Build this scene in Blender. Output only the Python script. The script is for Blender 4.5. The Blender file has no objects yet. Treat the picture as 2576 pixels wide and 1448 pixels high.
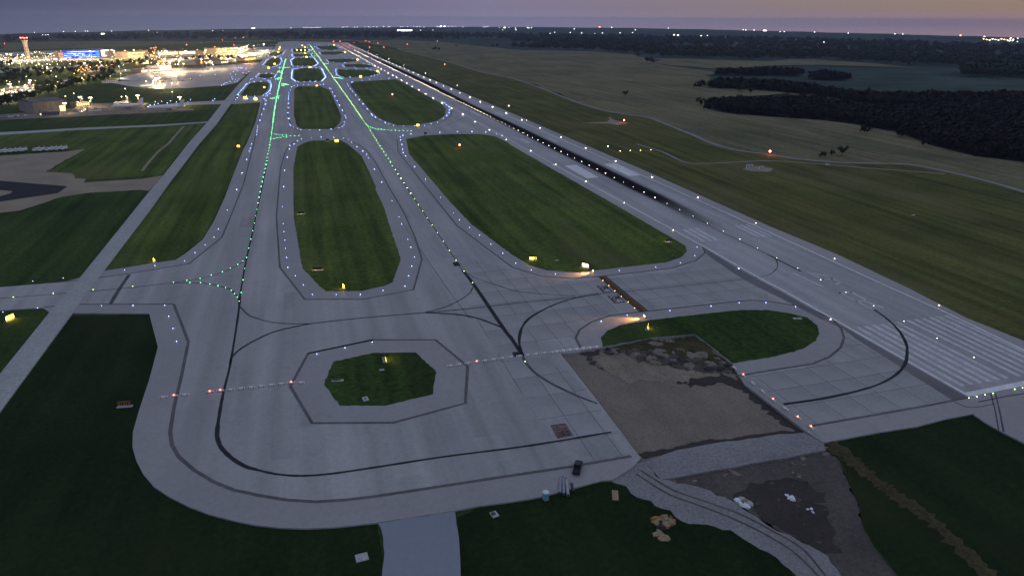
import bpy, bmesh, math, random
import numpy as np
from mathutils import Matrix, Vector
from mathutils.geometry import delaunay_2d_cdt
random.seed(7)
rng = np.random.default_rng(7)
scene = bpy.context.scene
col = scene.collection
R = math.radians

# ---------------------------------------------------------------- camera
# Calibrated from the runway (45.7 m between edge lines, edge lights every 61 m).
# World: +Y runs along the runway, camera stands 104 m above the origin.
FPX, PITCH, ROLL, YAW, CAMH = 1759.18, 0.36760, 0.0039, -0.28580, 104.43
PW, PH = 2575.0, 1448.0
_c, _s = math.cos(YAW), math.sin(YAW)
_right = Vector((_c, _s, 0)); _fh = Vector((-_s, _c, 0))
_fwd = _fh*math.cos(PITCH) + Vector((0, 0, -math.sin(PITCH)))
_up = _fh*math.sin(PITCH) + Vector((0, 0, math.cos(PITCH)))
_ir = _right*math.cos(ROLL) + _up*math.sin(ROLL)
_iu = -_right*math.sin(ROLL) + _up*math.cos(ROLL)
cam = bpy.data.cameras.new('camera')
cam_ob = bpy.data.objects.new('camera', cam)
col.objects.link(cam_ob)
M = Matrix.Identity(4)
for i in range(3):
    M[i][0] = _ir[i]; M[i][1] = _iu[i]; M[i][2] = -_fwd[i]
M[2][3] = CAMH
cam_ob.matrix_world = M
cam.sensor_width = 36.0
cam.lens = 36.0*FPX/PW
cam.clip_start = 0.5
cam.clip_end = 60000
scene.camera = cam_ob

# ---------------------------------------------------------------- sky and sun (dusk, sun just set to the right)
world = bpy.data.worlds.new('World'); scene.world = world; world.use_nodes = True
wn = world.node_tree.nodes; wl = world.node_tree.links; wn.clear()
SUN_AZ = R(88)      # from +Y towards +X
sky = wn.new('ShaderNodeTexSky'); sky.sky_type = 'NISHITA'; sky.sun_disc = False
sky.sun_elevation = R(0.6); sky.sun_rotation = SUN_AZ
sky.altitude = 300; sky.air_density = 1.0; sky.dust_density = 0.5; sky.ozone_density = 4.0
SKY_STRENGTH = 0.06
# dusk colours over the whole dome: blue away from the sunset, mauve and then brown towards it, blue-grey overhead
def wnode(t, **k):
    n = wn.new(t)
    for a_, v in k.items(): setattr(n, a_, v)
    return n
tc = wnode('ShaderNodeTexCoord'); sep = wnode('ShaderNodeSeparateXYZ'); wl.new(tc.outputs['Generated'], sep.inputs[0])
dot = wnode('ShaderNodeVectorMath', operation='DOT_PRODUCT'); dot.inputs[1].default_value = (math.sin(SUN_AZ), math.cos(SUN_AZ), 0)
wl.new(tc.outputs['Generated'], dot.inputs[0])
mr = wnode('ShaderNodeMapRange'); mr.inputs[1].default_value = -1; wl.new(dot.outputs['Value'], mr.inputs[0])
def wramp(src, stops):
    r = wnode('ShaderNodeValToRGB'); cr = r.color_ramp
    while len(cr.elements) < len(stops): cr.elements.new(0.5)
    for e, (p, c) in zip(cr.elements, stops): e.position = p; e.color = (*c, 1)
    wl.new(src, r.inputs[0]); return r.outputs[0]
S = lambda v: (v+1)/2
horizon = wramp(mr.outputs[0], [(0, (0.10, 0.11, 0.20)), (S(-.34), (0.105, 0.122, 0.20)), (S(.28), (0.245, 0.245, 0.385)), (S(.79), (0.275, 0.21, 0.27)), (1, (0.36, 0.22, 0.17))])
above = wramp(mr.outputs[0], [(0, (0.08, 0.09, 0.17)), (S(-.34), (0.070, 0.090, 0.165)), (S(.28), (0.20, 0.19, 0.315)), (S(.79), (0.25, 0.19, 0.172)), (1, (0.36, 0.22, 0.14))])
def wmix(a_, b_, f):
    m_ = wnode('ShaderNodeMix', data_type='RGBA')
    wl.new(f, m_.inputs[0]); wl.new(a_, m_.inputs[6])
    if hasattr(b_, 'node'): wl.new(b_, m_.inputs[7])
    else: m_.inputs[7].default_value = (*b_, 1)
    return m_.outputs[2]
def wrange(lo, hi):
    m_ = wnode('ShaderNodeMapRange', interpolation_type='SMOOTHSTEP'); m_.inputs[1].default_value = lo; m_.inputs[2].default_value = hi
    wl.new(sep.outputs[2], m_.inputs[0]); return m_.outputs[0]
dusk = wmix(wmix(horizon, above, wrange(-0.006, 0.014)), (0.275, 0.318, 0.435), wrange(0.03, 0.55))
bg = wn.new('ShaderNodeBackground'); bg.inputs[1].default_value = SKY_STRENGTH; wl.new(sky.outputs[0], bg.inputs[0])
bg2 = wn.new('ShaderNodeBackground'); bg2.inputs[1].default_value = 0.95; wl.new(dusk, bg2.inputs[0])
ad = wn.new('ShaderNodeAddShader'); wl.new(bg.outputs[0], ad.inputs[0]); wl.new(bg2.outputs[0], ad.inputs[1])
wo = wn.new('ShaderNodeOutputWorld'); wl.new(ad.outputs[0], wo.inputs[0])

sun_d = bpy.data.lights.new('sun', 'SUN'); sun_d.energy = 0.04; sun_d.angle = R(15); sun_d.color = (1, 0.8, 0.7)
sun_o = bpy.data.objects.new('sun', sun_d); col.objects.link(sun_o)
sun_dir = Vector((math.sin(SUN_AZ)*math.cos(R(6)), math.cos(SUN_AZ)*math.cos(R(6)), math.sin(R(6))))
sun_o.rotation_euler = sun_dir.to_track_quat('Z', 'Y').to_euler()

scene.view_settings.view_transform = 'Standard'; scene.view_settings.look = 'None'
scene.view_settings.exposure = 0.0; scene.view_settings.gamma = 1.0
scene.view_settings.use_curve_mapping = False
scene.render.engine = 'CYCLES'
scene.cycles.use_denoising = True
scene.cycles.max_bounces = 3; scene.cycles.diffuse_bounces = 1; scene.cycles.glossy_bounces = 2
scene.cycles.transparent_max_bounces = 8; scene.cycles.volume_bounces = 0
scene.cycles.sample_clamp_indirect = 3.0

# ---------------------------------------------------------------- photograph pixels -> places on the ground
def U(p, z=0.0):
    """picture point (2575 px wide) -> point where its ray meets the level z"""
    x = (p[0]-PW/2)/FPX; y = -(p[1]-PH/2)/FPX
    d = _fwd + _ir*x + _iu*y
    t = (z-CAMH)/d.z
    return Vector((d.x*t, d.y*t, z))
ROW = (0.0, 362.1, 724.2, 1085.7)
def T(c, r, *pts):
    """points measured in one enlarged tile of the photograph"""
    return [(643.72*c + x*0.2501, ROW[r] + y*0.2501) for x, y in pts]
def px_h(p, ptop):
    """height of a thing standing at ground pixel p whose top is at pixel row ptop"""
    g = U(p); dist = (g.x*_fh.x + g.y*_fh.y)
    lo, hi = 0.0, 150.0
    for _ in range(40):
        m = (lo+hi)/2
        v = Vector((g.x, g.y, m-CAMH)); yy = PH/2 - FPX*(v.dot(_iu))/(v.dot(_fwd))
        if yy > ptop: lo = m
        else: hi = m
    return lo

# ---------------------------------------------------------------- materials
def nodes(name):
    m = bpy.data.materials.new(name); m.use_nodes = True
    nt = m.node_tree; nt.nodes.clear()
    out = nt.nodes.new('ShaderNodeOutputMaterial')
    return m, nt, out
def princ(nt, out, rough=0.8, spec=0.3):
    b = nt.nodes.new('ShaderNodeBsdfPrincipled'); b.inputs['Roughness'].default_value = rough
    b.inputs['Specular IOR Level'].default_value = spec
    nt.links.new(b.outputs[0], out.inputs[0]); return b
def noise(nt, scale, detail=4, rough=0.55, stretch=None, coord='Object', rot=0):
    tc = nt.nodes.new('ShaderNodeTexCoord'); n = nt.nodes.new('ShaderNodeTexNoise')
    n.inputs['Scale'].default_value = scale; n.inputs['Detail'].default_value = detail; n.inputs['Roughness'].default_value = rough
    mp = nt.nodes.new('ShaderNodeMapping')
    if stretch: mp.inputs['Scale'].default_value = stretch
    mp.inputs['Rotation'].default_value = (0, 0, rot)
    nt.links.new(tc.outputs[coord], mp.inputs[0]); nt.links.new(mp.outputs[0], n.inputs['Vector'])
    return n.outputs['Fac']
def ramp(nt, fac, stops):
    r = nt.nodes.new('ShaderNodeValToRGB'); cr = r.color_ramp
    while len(cr.elements) < len(stops): cr.elements.new(0.5)
    for e, (p, c) in zip(cr.elements, stops):
        e.position = p; e.color = (*c, 1) if len(c) == 3 else c
    nt.links.new(fac, r.inputs[0]); return r.outputs[0]
def mix(nt, a, b, fac, blend='MIX'):
    m = nt.nodes.new('ShaderNodeMix'); m.data_type = 'RGBA'; m.blend_type = blend
    if hasattr(fac, 'node'): nt.links.new(fac, m.inputs[0])
    else: m.inputs[0].default_value = fac
    for v, i in ((a, 6), (b, 7)):
        if hasattr(v, 'node'): nt.links.new(v, m.inputs[i])
        else: m.inputs[i].default_value = (*v, 1)
    return m.outputs[2]
MAT = {}
def plain(name, c, rough=0.6, spec=0.3, metal=0.0, var=0.15, scale=2.0):
    m, nt, out = nodes(name); b = princ(nt, out, rough, spec); b.inputs['Metallic'].default_value = metal
    f = noise(nt, scale)
    nt.links.new(ramp(nt, f, [(0.3, tuple(x*(1-var) for x in c)), (0.7, tuple(min(1, x*(1+var)) for x in c))]), b.inputs['Base Color'])
    MAT[name] = m; return m
def emit(name, c, s, cast=True):
    m, nt, out = nodes(name); e = nt.nodes.new('ShaderNodeEmission')
    e.inputs[0].default_value = (*c, 1); e.inputs[1].default_value = s
    nt.links.new(e.outputs[0], out.inputs[0])
    m.cycles.emission_sampling = 'FRONT' if cast else 'NONE'
    MAT[name] = m; return m
def surface(name, base, big=0.25, fine=0.2, streak=0.0, rough=0.85, bigs=0.02, fines=0.9, tint2=None, spec=0.25, rand=0.0, srot=0.0, bump=0.0, dry=None, drys=0.012, pit=0.0):
    """worn ground surface: broad blotches, fine grain, optional streaks along the traffic"""
    m, nt, out = nodes(name); b = princ(nt, out, rough, spec)
    t2 = tint2 or tuple(x*0.8 for x in base)
    c = ramp(nt, noise(nt, bigs, 5), [(0.5-0.5*big-0.08, t2), (0.62, base)])
    g = noise(nt, fines, 6, 0.7)
    c = mix(nt, c, ramp(nt, g, [(0.25, (1-fine,)*3), (0.75, (1+fine,)*3)]), 1.0, 'MULTIPLY')
    if streak:
        s = noise(nt, 1.0, 3, 0.5, (0.16, 0.006, 1), rot=srot)
        c = mix(nt, c, ramp(nt, s, [(0.3, (1-streak,)*3), (0.7, (1+streak*0.5,)*3)]), 1.0, 'MULTIPLY')
    if dry:
        c = mix(nt, c, dry, ramp(nt, noise(nt, drys, 6, 0.62, (1.6, 0.7, 1), rot=0.35), [(0.52, (0, 0, 0)), (0.72, (0.75, 0.75, 0.75))]))
    if pit:     # scattered darker stains
        c = mix(nt, c, ramp(nt, noise(nt, 0.11, 6, 0.7), [(0.30, (1-pit,)*3), (0.42, (1, 1, 1))]), 1.0, 'MULTIPLY')
    if rand:
        oi = nt.nodes.new('ShaderNodeObjectInfo')
        c = mix(nt, c, ramp(nt, oi.outputs['Random'], [(0, (1-rand,)*3), (1, (1+rand,)*3)]), 1.0, 'MULTIPLY')
    nt.links.new(c, b.inputs['Base Color'])
    if bump:
        bp = nt.nodes.new('ShaderNodeBump'); bp.inputs['Strength'].default_value = bump; bp.inputs['Distance'].default_value = 0.6
        nt.links.new(g, bp.inputs['Height']); nt.links.new(bp.outputs[0], b.inputs['Normal'])
    MAT[name] = m; return m
surface('concrete', (0.41, 0.392, 0.376), 0.3, 0.13, 0.24, tint2=(0.32, 0.311, 0.308), bigs=0.012, rough=0.55, spec=0.5, pit=0.16)
surface('slab_concrete', (0.37, 0.358, 0.348), 0.3, 0.14, 0.24, tint2=(0.295, 0.288, 0.285), bigs=0.05, rand=0.06, rough=0.55, spec=0.5, pit=0.16)
surface('runway_concrete', (0.4, 0.385, 0.38), 0.3, 0.16, 0.24, tint2=(0.315, 0.305, 0.31), bigs=0.02, rough=0.55, spec=0.5, pit=0.16)
surface('shoulder_asphalt', (0.355, 0.336, 0.328), 0.3, 0.13, 0.04, tint2=(0.3, 0.285, 0.285), bigs=0.015, rough=0.6, spec=0.4, pit=0.12)
surface('road_asphalt', (0.41, 0.42, 0.4), 0.3, 0.3, 0.08, tint2=(0.35, 0.36, 0.355), bigs=0.03)
surface('path_concrete', (0.265, 0.29, 0.33), 0.3, 0.08, 0.0, tint2=(0.24, 0.262, 0.30), bigs=0.05)
surface('gravel', (0.33, 0.27, 0.19), 0.3, 0.45, 0.0, tint2=(0.25, 0.205, 0.15), bigs=0.05, fines=1.2)
surface('dirt', (0.245, 0.208, 0.165), 0.35, 0.35, 0.12, tint2=(0.185, 0.158, 0.128), bigs=0.06, fines=1.6, rough=0.95, srot=0.5)
surface('pale_dirt', (0.29, 0.24, 0.175), 0.35, 0.35, 0.15, tint2=(0.2, 0.165, 0.12), bigs=0.1, fines=1.6, rough=0.95, srot=1.3)
surface('haul_gravel', (0.275, 0.265, 0.265), 0.4, 0.4, 0.0, tint2=(0.195, 0.185, 0.185), bigs=0.07, fines=1.4)
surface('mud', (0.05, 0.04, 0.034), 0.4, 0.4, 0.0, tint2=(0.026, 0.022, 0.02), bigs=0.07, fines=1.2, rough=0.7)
surface('tar', (0.022, 0.022, 0.026), 0.3, 0.3, 0.1, bigs=0.05)
surface('grass', (0.05, 0.086, 0.02), 0.45, 0.65, 0.4, tint2=(0.026, 0.054, 0.014), bigs=0.018, fines=0.55, rough=0.95, spec=0.05, dry=(0.075, 0.085, 0.035))
surface('mown_grass', (0.105, 0.142, 0.03), 0.5, 0.6, 0.45, tint2=(0.045, 0.08, 0.018), bigs=0.02, fines=0.5, rough=0.95, spec=0.05, dry=(0.135, 0.125, 0.055))
surface('pasture_grass', (0.215, 0.195, 0.105), 0.75, 0.35, 0.3, tint2=(0.085, 0.095, 0.05), bigs=0.006, fines=0.2, rough=0.95, spec=0.05, srot=0.9, dry=(0.055, 0.075, 0.042), drys=0.009)
surface('far_land', (0.075, 0.1, 0.088), 0.5, 0.45, 0.0, tint2=(0.032, 0.05, 0.045), bigs=0.0016, fines=0.012, rough=0.95, spec=0.0)
surface('dry_weeds', (0.085, 0.072, 0.036), 0.4, 0.5, 0.0, tint2=(0.04, 0.04, 0.018), bigs=0.12, fines=1.0, rough=0.95, spec=0.05)
surface('vignetted_grass', (0.02, 0.036, 0.011), 0.45, 0.5, 0.22, tint2=(0.009, 0.021, 0.007), bigs=0.03, fines=0.7, rough=0.95, spec=0.05, dry=(0.035, 0.042, 0.018))  # darkening of the frame corners is put into this grass colour
surface('olive_grass', (0.125, 0.13, 0.038), 0.5, 0.42, 0.42, tint2=(0.058, 0.078, 0.022), bigs=0.02, fines=0.5, rough=0.95, spec=0.05, dry=(0.16, 0.135, 0.07))
surface('dark_asphalt', (0.19, 0.175, 0.18), 0.3, 0.15, 0.2, tint2=(0.15, 0.14, 0.15), bigs=0.04)
surface('stained_concrete', (0.39, 0.374, 0.361), 0.3, 0.13, 0.3, tint2=(0.30, 0.292, 0.29), bigs=0.02, rough=0.55, spec=0.5, pit=0.2)
surface('pale_concrete', (0.425, 0.408, 0.392), 0.3, 0.12, 0.2, tint2=(0.33, 0.322, 0.322), bigs=0.02, rough=0.55, spec=0.5, pit=0.1)
surface('rut', (0.135, 0.112, 0.09), 0.35, 0.4, 0.0, tint2=(0.10, 0.085, 0.07), bigs=0.1, fines=1.4)
surface('dark_dirt', (0.115, 0.098, 0.086), 0.5, 0.45, 0.0, tint2=(0.065, 0.056, 0.052), bigs=0.06, fines=1.3, rough=0.95)
surface('white_paint', (0.84, 0.83, 0.82), 0.35, 0.30, 0.1, tint2=(0.66, 0.65, 0.65), bigs=0.25, fines=1.6, rough=0.7)
surface('worn_paint', (0.66, 0.645, 0.64), 0.4, 0.35, 0.1, tint2=(0.46, 0.45, 0.45), bigs=0.2, fines=1.4, rough=0.7)
surface('black_paint', (0.030, 0.030, 0.036), 0.35, 0.35, 0.0, tint2=(0.018, 0.018, 0.022), bigs=0.3)
surface('worn_black', (0.105, 0.098, 0.105), 0.4, 0.35, 0.0, tint2=(0.07, 0.066, 0.072), bigs=0.15)
surface('seal_line', (0.155, 0.138, 0.145), 0.35, 0.3, 0.0, tint2=(0.105, 0.09, 0.095), bigs=0.1)
surface('maroon_paint', (0.055, 0.022, 0.028), 0.3, 0.3, 0.0, bigs=0.3)
surface('brown_paint', (0.20, 0.145, 0.125), 0.3, 0.3, 0.0, bigs=0.4)
surface('yellow_paint', (0.35, 0.22, 0.05), 0.3, 0.3, 0.0, bigs=0.4)
plain('white_metal', (0.82, 0.81, 0.80), 0.4, var=0.08)
plain('grey_metal', (0.32, 0.32, 0.33), 0.45, var=0.15)
plain('dark_metal', (0.06, 0.06, 0.065), 0.5, var=0.2)
plain('black_rubber', (0.015, 0.015, 0.015), 0.8)
plain('dark_glass', (0.02, 0.025, 0.03), 0.1, 0.6, var=0.1)
plain('beige_wall', (0.36, 0.31, 0.26), 0.8, var=0.1, scale=0.2)
plain('tan_wall', (0.42, 0.34, 0.25), 0.8, var=0.12, scale=0.1)
plain('grey_wall', (0.25, 0.245, 0.24), 0.8, var=0.12, scale=0.15)
plain('roof', (0.17, 0.16, 0.155), 0.85, var=0.2, scale=0.1)
plain('tower_concrete', (0.52, 0.42, 0.34), 0.75, var=0.14, scale=0.25)
plain('pad_concrete', (0.42, 0.43, 0.42), 0.8, var=0.2)
plain('turquoise', (0.16, 0.45, 0.47), 0.5, var=0.1)
plain('pale_roof', (0.66, 0.74, 0.76), 0.4, var=0.08)
plain('orange_paint', (0.42, 0.17, 0.05), 0.5, var=0.2)
plain('sandy', (0.34, 0.25, 0.15), 0.8, var=0.3)
plain('bark', (0.045, 0.035, 0.028), 0.9)
plain('car_black', (0.012, 0.012, 0.016), 0.25, 0.5)
plain('red_paint', (0.5, 0.04, 0.03), 0.5)
plain('galvanised', (0.30, 0.33, 0.37), 0.45, 0.4, metal=0.3)
plain('white_bag', (0.8, 0.82, 0.86), 0.5, var=0.1, scale=1)
def leaf(name, a, b_):
    m, nt, out = nodes(name); b = princ(nt, out, 0.7, 0.1)
    oi = nt.nodes.new('ShaderNodeObjectInfo')
    f = noise(nt, 0.9, 3)
    c = ramp(nt, f, [(0.3, a), (0.7, b_)])
    c = mix(nt, c, ramp(nt, oi.outputs['Random'], [(0, (0.7, 0.7, 0.7)), (1, (1.3, 1.25, 1.1))]), 1.0, 'MULTIPLY')
    nt.links.new(c, b.inputs['Base Color']); MAT[name] = m
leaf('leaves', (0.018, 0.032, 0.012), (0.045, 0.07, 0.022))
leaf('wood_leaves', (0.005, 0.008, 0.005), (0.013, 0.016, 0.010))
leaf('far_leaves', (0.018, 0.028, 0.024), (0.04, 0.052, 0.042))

# ---------------------------------------------------------------- mesh helpers
def link(o, parent=None):
    col.objects.link(o)
    if parent: o.parent = parent
    return o
def mesh_ob(name, verts, faces, mats, parent=None, midx=None, smooth=False):
    me = bpy.data.meshes.new(name)
    me.from_pydata([tuple(v) for v in verts], [], faces)
    for m in (mats if isinstance(mats, (list, tuple)) else [mats]):
        me.materials.append(MAT[m])
    if midx: me.polygons.foreach_set('material_index', midx)
    if smooth: me.polygons.foreach_set('use_smooth', [True]*len(faces))
    me.update()
    return link(bpy.data.objects.new(name, me), parent)
def tag(o, label=None, cat=None, group=None, kind=None):
    if label: o['label'] = label
    if cat: o['category'] = cat
    if group: o['group'] = group
    if kind: o['kind'] = kind
    return o
def thing(name, label, cat, loc=(0, 0, 0), rz=0.0, group=None):
    o = bpy.data.objects.new(name, None); o.empty_display_size = 0.3; col.objects.link(o)
    o.location = loc; o.rotation_euler = (0, 0, rz)
    return tag(o, label, cat, group)
def copy_tree(o, parent=None):
    c = o.copy(); col.objects.link(c); c.parent = parent
    for ch in o.children: copy_tree(ch, c)
    return c
class B:
    """collects boxes, tubes, lathes into one mesh"""
    def __init__(s): s.v = []; s.f = []; s.m = []
    def add(s, vs, fs, mi=0):
        k = len(s.v); s.v += [tuple(v) for v in vs]; s.f += [tuple(i+k for i in f) for f in fs]; s.m += [mi]*len(fs); return s
    def box(s, c, d, mi=0, rz=0.0, top=1.0):
        cx, cy, cz = c; x, y, z = d[0]/2, d[1]/2, d[2]/2
        ca, sa = math.cos(rz), math.sin(rz); vs = []
        for zz, k in ((-z, 1.0), (z, top)):
            for a, b in ((-x*k, -y*k), (x*k, -y*k), (x*k, y*k), (-x*k, y*k)):
                vs.append((cx+a*ca-b*sa, cy+a*sa+b*ca, cz+zz))
        return s.add(vs, [(3, 2, 1, 0), (4, 5, 6, 7), (0, 1, 5, 4), (1, 2, 6, 5), (2, 3, 7, 6), (3, 0, 4, 7)], mi)
    def lathe(s, prof, n=8, c=(0, 0, 0), mi=0, axis='Z'):
        vs = []
        for r, h in prof:
            for i in range(n):
                a = 2*math.pi*i/n
                p = (r*math.cos(a), r*math.sin(a), h)
                if axis == 'X': p = (p[2], p[0], p[1])
                if axis == 'Y': p = (p[1], p[2], p[0])
                vs.append((c[0]+p[0], c[1]+p[1], c[2]+p[2]))
        fs = []
        for k in range(len(prof)-1):
            for i in range(n):
                j = (i+1) % n
                fs.append((k*n+i, k*n+j, (k+1)*n+j, (k+1)*n+i))
        fs.append(tuple(range(n-1, -1, -1))); fs.append(tuple((len(prof)-1)*n+i for i in range(n)))
        return s.add(vs, fs, mi)
    def tube(s, a, b, r, n=6, mi=0, r2=None):
        a, b = Vector(a), Vector(b); d = (b-a).normalized()
        q = d.to_track_quat('Z', 'Y').to_matrix(); vs = []
        for p, rr in ((a, r), (b, r if r2 is None else r2)):
            for i in range(n):
                t = 2*math.pi*i/n
                vs.append(p + q @ Vector((rr*math.cos(t), rr*math.sin(t), 0)))
        fs = [(i, (i+1) % n, n+(i+1) % n, n+i) for i in range(n)]
        fs += [tuple(range(n-1, -1, -1)), tuple(range(n, 2*n))]
        return s.add(vs, fs, mi)
    def prism(s, pts, z0, z1, mi=0):
        n = len(pts)
        vs = [(p[0], p[1], z0) for p in pts]+[(p[0], p[1], z1) for p in pts]
        fs = [tuple(range(n-1, -1, -1)), tuple(range(n, 2*n))]+[(i, (i+1) % n, n+(i+1) % n, n+i) for i in range(n)]
        return s.add(vs, fs, mi)
    def build(s, name, mats, parent=None, smooth=False):
        return mesh_ob(name, s.v, s.f, mats, parent, s.m, smooth)

def ccw(pts):
    a = sum(p[0]*q[1]-q[0]*p[1] for p, q in zip(pts, pts[1:]+pts[:1]))
    return pts if a > 0 else pts[::-1]
def sheet(name, px, z, mat, parent=None, skirt=0.0, world=False, soft=0.0, step=None):
    """a surface traced in the photograph and laid on the level z; concave outlines are triangulated"""
    pts = [Vector((p[0], p[1], z)) for p in px] if world else [U(p, z) for p in px]
    pts = ccw([(p.x, p.y) for p in pts])
    if soft:
        new = []
        for p, q in zip(pts, pts[1:]+pts[:1]):
            L = math.hypot(q[0]-p[0], q[1]-p[1]); k = max(1, min(60, int(L/(step or 4))))
            for i in range(k):
                t = i/k; nx, ny = -(q[1]-p[1])/max(L, 1e-6), (q[0]-p[0])/max(L, 1e-6)
                o = random.gauss(0, soft) if i else random.gauss(0, soft*0.4)
                new.append((p[0]+(q[0]-p[0])*t+nx*o, p[1]+(q[1]-p[1])*t+ny*o))
        pts = new
    ox, oy = pts[0]; n = len(pts)
    cd = delaunay_2d_cdt([Vector((x-ox, y-oy)) for x, y in pts], [(i, (i+1) % n) for i in range(n)], [], 1, 1e-5)
    V = [(v.x+ox, v.y+oy, z) for v in cd[0]]; F = [tuple(f) for f in cd[2]]
    if skirt:
        k = len(V); V += [(x, y, z) for x, y in pts]+[(x, y, z-skirt) for x, y in pts]
        F += [(k+i, k+n+i, k+n+(i+1) % n, k+(i+1) % n) for i in range(n)]
    me = bpy.data.meshes.new(name); me.from_pydata(V, [], F)
    for pl in me.polygons:
        if pl.normal.z < -0.5: pl.flip()
    me.update()
    me.materials.append(MAT[mat])
    o = link(bpy.data.objects.new(name, me), parent)
    if parent is None: o['kind'] = 'structure'
    return o
def smooth_line(pts, n=6):
    """Catmull-Rom through world points"""
    if len(pts) < 3: return list(pts)
    P = [pts[0]*2-pts[1]]+list(pts)+[pts[-1]*2-pts[-2]]; out = []
    for i in range(1, len(P)-2):
        for k in range(n):
            t = k/n; a, b, c, d = P[i-1], P[i], P[i+1], P[i+2]
            out.append(0.5*((2*b)+(c-a)*t+(2*a-5*b+4*c-d)*t*t+(3*b-a-3*c+d)*t**3))
    out.append(pts[-1]); return out
def strip_mesh(pts, w, name, mat, parent, z):
    n = len(pts); vs = []
    for i, p in enumerate(pts):
        d = (pts[min(i+1, n-1)]-pts[max(i-1, 0)]); d.z = 0
        if d.length < 1e-6: d = Vector((1, 0, 0))
        d.normalize(); nn = Vector((-d.y, d.x, 0))
        ww = w[i] if isinstance(w, (list, tuple)) else w
        vs += [p+nn*ww/2, p-nn*ww/2]
    fs = [(2*i, 2*i+1, 2*i+3, 2*i+2) for i in range(n-1)]
    o = mesh_ob(name, vs, fs, mat, parent)
    for pl in o.data.polygons:
        if pl.normal.z < 0: pl.flip()
    o.data.update()
    if parent is None: o['kind'] = 'structure'
    return o
def line(name, px, w, mat, parent, z, smooth=True):
    pts = [U(p, z) for p in px]
    if smooth: pts = smooth_line(pts)
    if 'black' in mat and isinstance(w, (int, float)):
        ww = [1.0]
        for _ in pts[1:]: ww.append(min(1.25, max(0.7, ww[-1]+random.gauss(0, 0.09))))
        w = [w*k for k in ww]
    return strip_mesh(pts, w, name, mat, parent, z)
def inside(p, poly):
    x, y = p; c = False; j = len(poly)-1
    for i in range(len(poly)):
        if (poly[i][1] > y) != (poly[j][1] > y) and x < (poly[j][0]-poly[i][0])*(y-poly[i][1])/(poly[j][1]-poly[i][1])+poly[i][0]: c = not c
        j = i
    return c

# ---------------------------------------------------------------- the land, out to the horizon
HOR = [(-400, 98), (0, 86), (322, 78), (644, 72.5), (966, 69), (1287, 68), (1610, 71), (1931, 78), (2250, 86), (2575, 95), (2975, 108)]
hz = []
for x, y in HOR:
    g = U((x, y)); hz.append((math.atan2(g.x, g.y), math.hypot(g.x, g.y)))
ha = np.array([a for a, _ in hz]); hr = np.array([r for _, r in hz])
def rim(a):
    return float(np.interp(a, ha, hr))
angs = list(np.linspace(ha[0]-0.4, ha[-1]+0.4, 150)) + list(np.linspace(ha[-1]+0.4, ha[0]-0.4+2*math.pi, 30)[1:-1])
rad = [0.0, 0.01, 0.03, 0.08, 0.18, 0.35, 0.55, 0.75, 0.9, 1.0, 1.15, 1.6, 3.0]
vs = [(0, 0, -1.6)]; fs = []
NA = len(angs)
for k in rad[1:]:
    for a in angs:
        r0 = rim(a) if ha[0] <= a <= ha[-1] else (hr[0] if a < 0 or a > math.pi else hr[-1])
        r0 *= 1.0+0.012*math.sin(a*61)+0.010*math.sin(a*143+1) if k >= 0.9 else 1
        drop = 0 if k <= 1 else -CAMH*2.2*(k-1)
        vs.append((r0*k*math.sin(a), r0*k*math.cos(a), -1.6+drop))
for i in range(NA): fs.append((0, 1+(i+1) % NA, 1+i))
for k in range(len(rad)-2):
    for i in range(NA):
        j = (i+1) % NA; a = 1+k*NA
        fs.append((a+i, a+j, a+NA+j, a+NA+i))
g = mesh_ob('ground', vs, fs, 'far_land'); g['kind'] = 'structure'

TRACK = T(0, 0)+T(1, 0, (1420, 490), (1500, 520), (1800, 590), (2050, 660), (2300, 735))+T(2, 0, (0, 790), (300, 890), (600, 1010), (900, 1105), (1150, 1150), (1380, 1185), (1600, 1270), (1800, 1350))+[(1795, 362)]+T(2, 1, (2250, 60))+T(3, 1, (0, 105), (300, 150), (700, 185), (1100, 195), (1400, 205), (1700, 255), (2100, 345), (2574, 480), (3400, 740))
PASTURE = [(880, 102), (1000, 100), (1110, 106), (1287, 125), (1487, 130), (1600, 138), (1645, 160), (1720, 170), (1787, 180), (1785, 205), (1790, 218), (1931, 222), (2018, 231), (1931, 240), (1812, 245), (1772, 252), (1777, 274), (1825, 284), (1931, 293), (2056, 301), (2156, 313), (2256, 334), (2343, 366), (2456, 393), (2575, 409), (2850, 440)]+TRACK[::-1]+[(960, 118)]
sheet('pasture', PASTURE, -0.15, 'pasture_grass', soft=6, step=60)
sheet('pasture', [(1645, 148), (1700, 147), (1931, 155), (1990, 150), (2048, 150), (2206, 160), (2306, 172), (2200, 168), (2050, 164), (1931, 166), (1860, 172), (1787, 173), (1700, 166), (1650, 160)], -0.15, 'pasture_grass', soft=8, step=60)
sheet('pasture', [(1935, 224), (2010, 231), (2090, 243), (2160, 258), (2260, 258), (2330, 266), (2250, 270), (2150, 264), (2060, 248), (1990, 238)], -0.15, 'pasture_grass', soft=6, step=40)
for q in ([(1420, 95), (1560, 94), (1600, 97), (1450, 98)], [(1610, 97), (1640, 99), (1630, 102), (1600, 100)], [(1370, 115), (1430, 116), (1425, 119), (1365, 118)], [(2050, 130), (2095, 134), (2100, 137), (2055, 133)], [(1200, 93), (1245, 94), (1240, 96), (1190, 95)], [(600, 92), (645, 90), (650, 95), (600, 96)], [(0, 108), (150, 105), (330, 104), (600, 104), (700, 99), (880, 100), (880, 104), (700, 106), (480, 112), (330, 118), (100, 124), (0, 128)]):
    sheet('pasture', q, -0.2, 'pasture_grass', soft=12, step=80)
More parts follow.
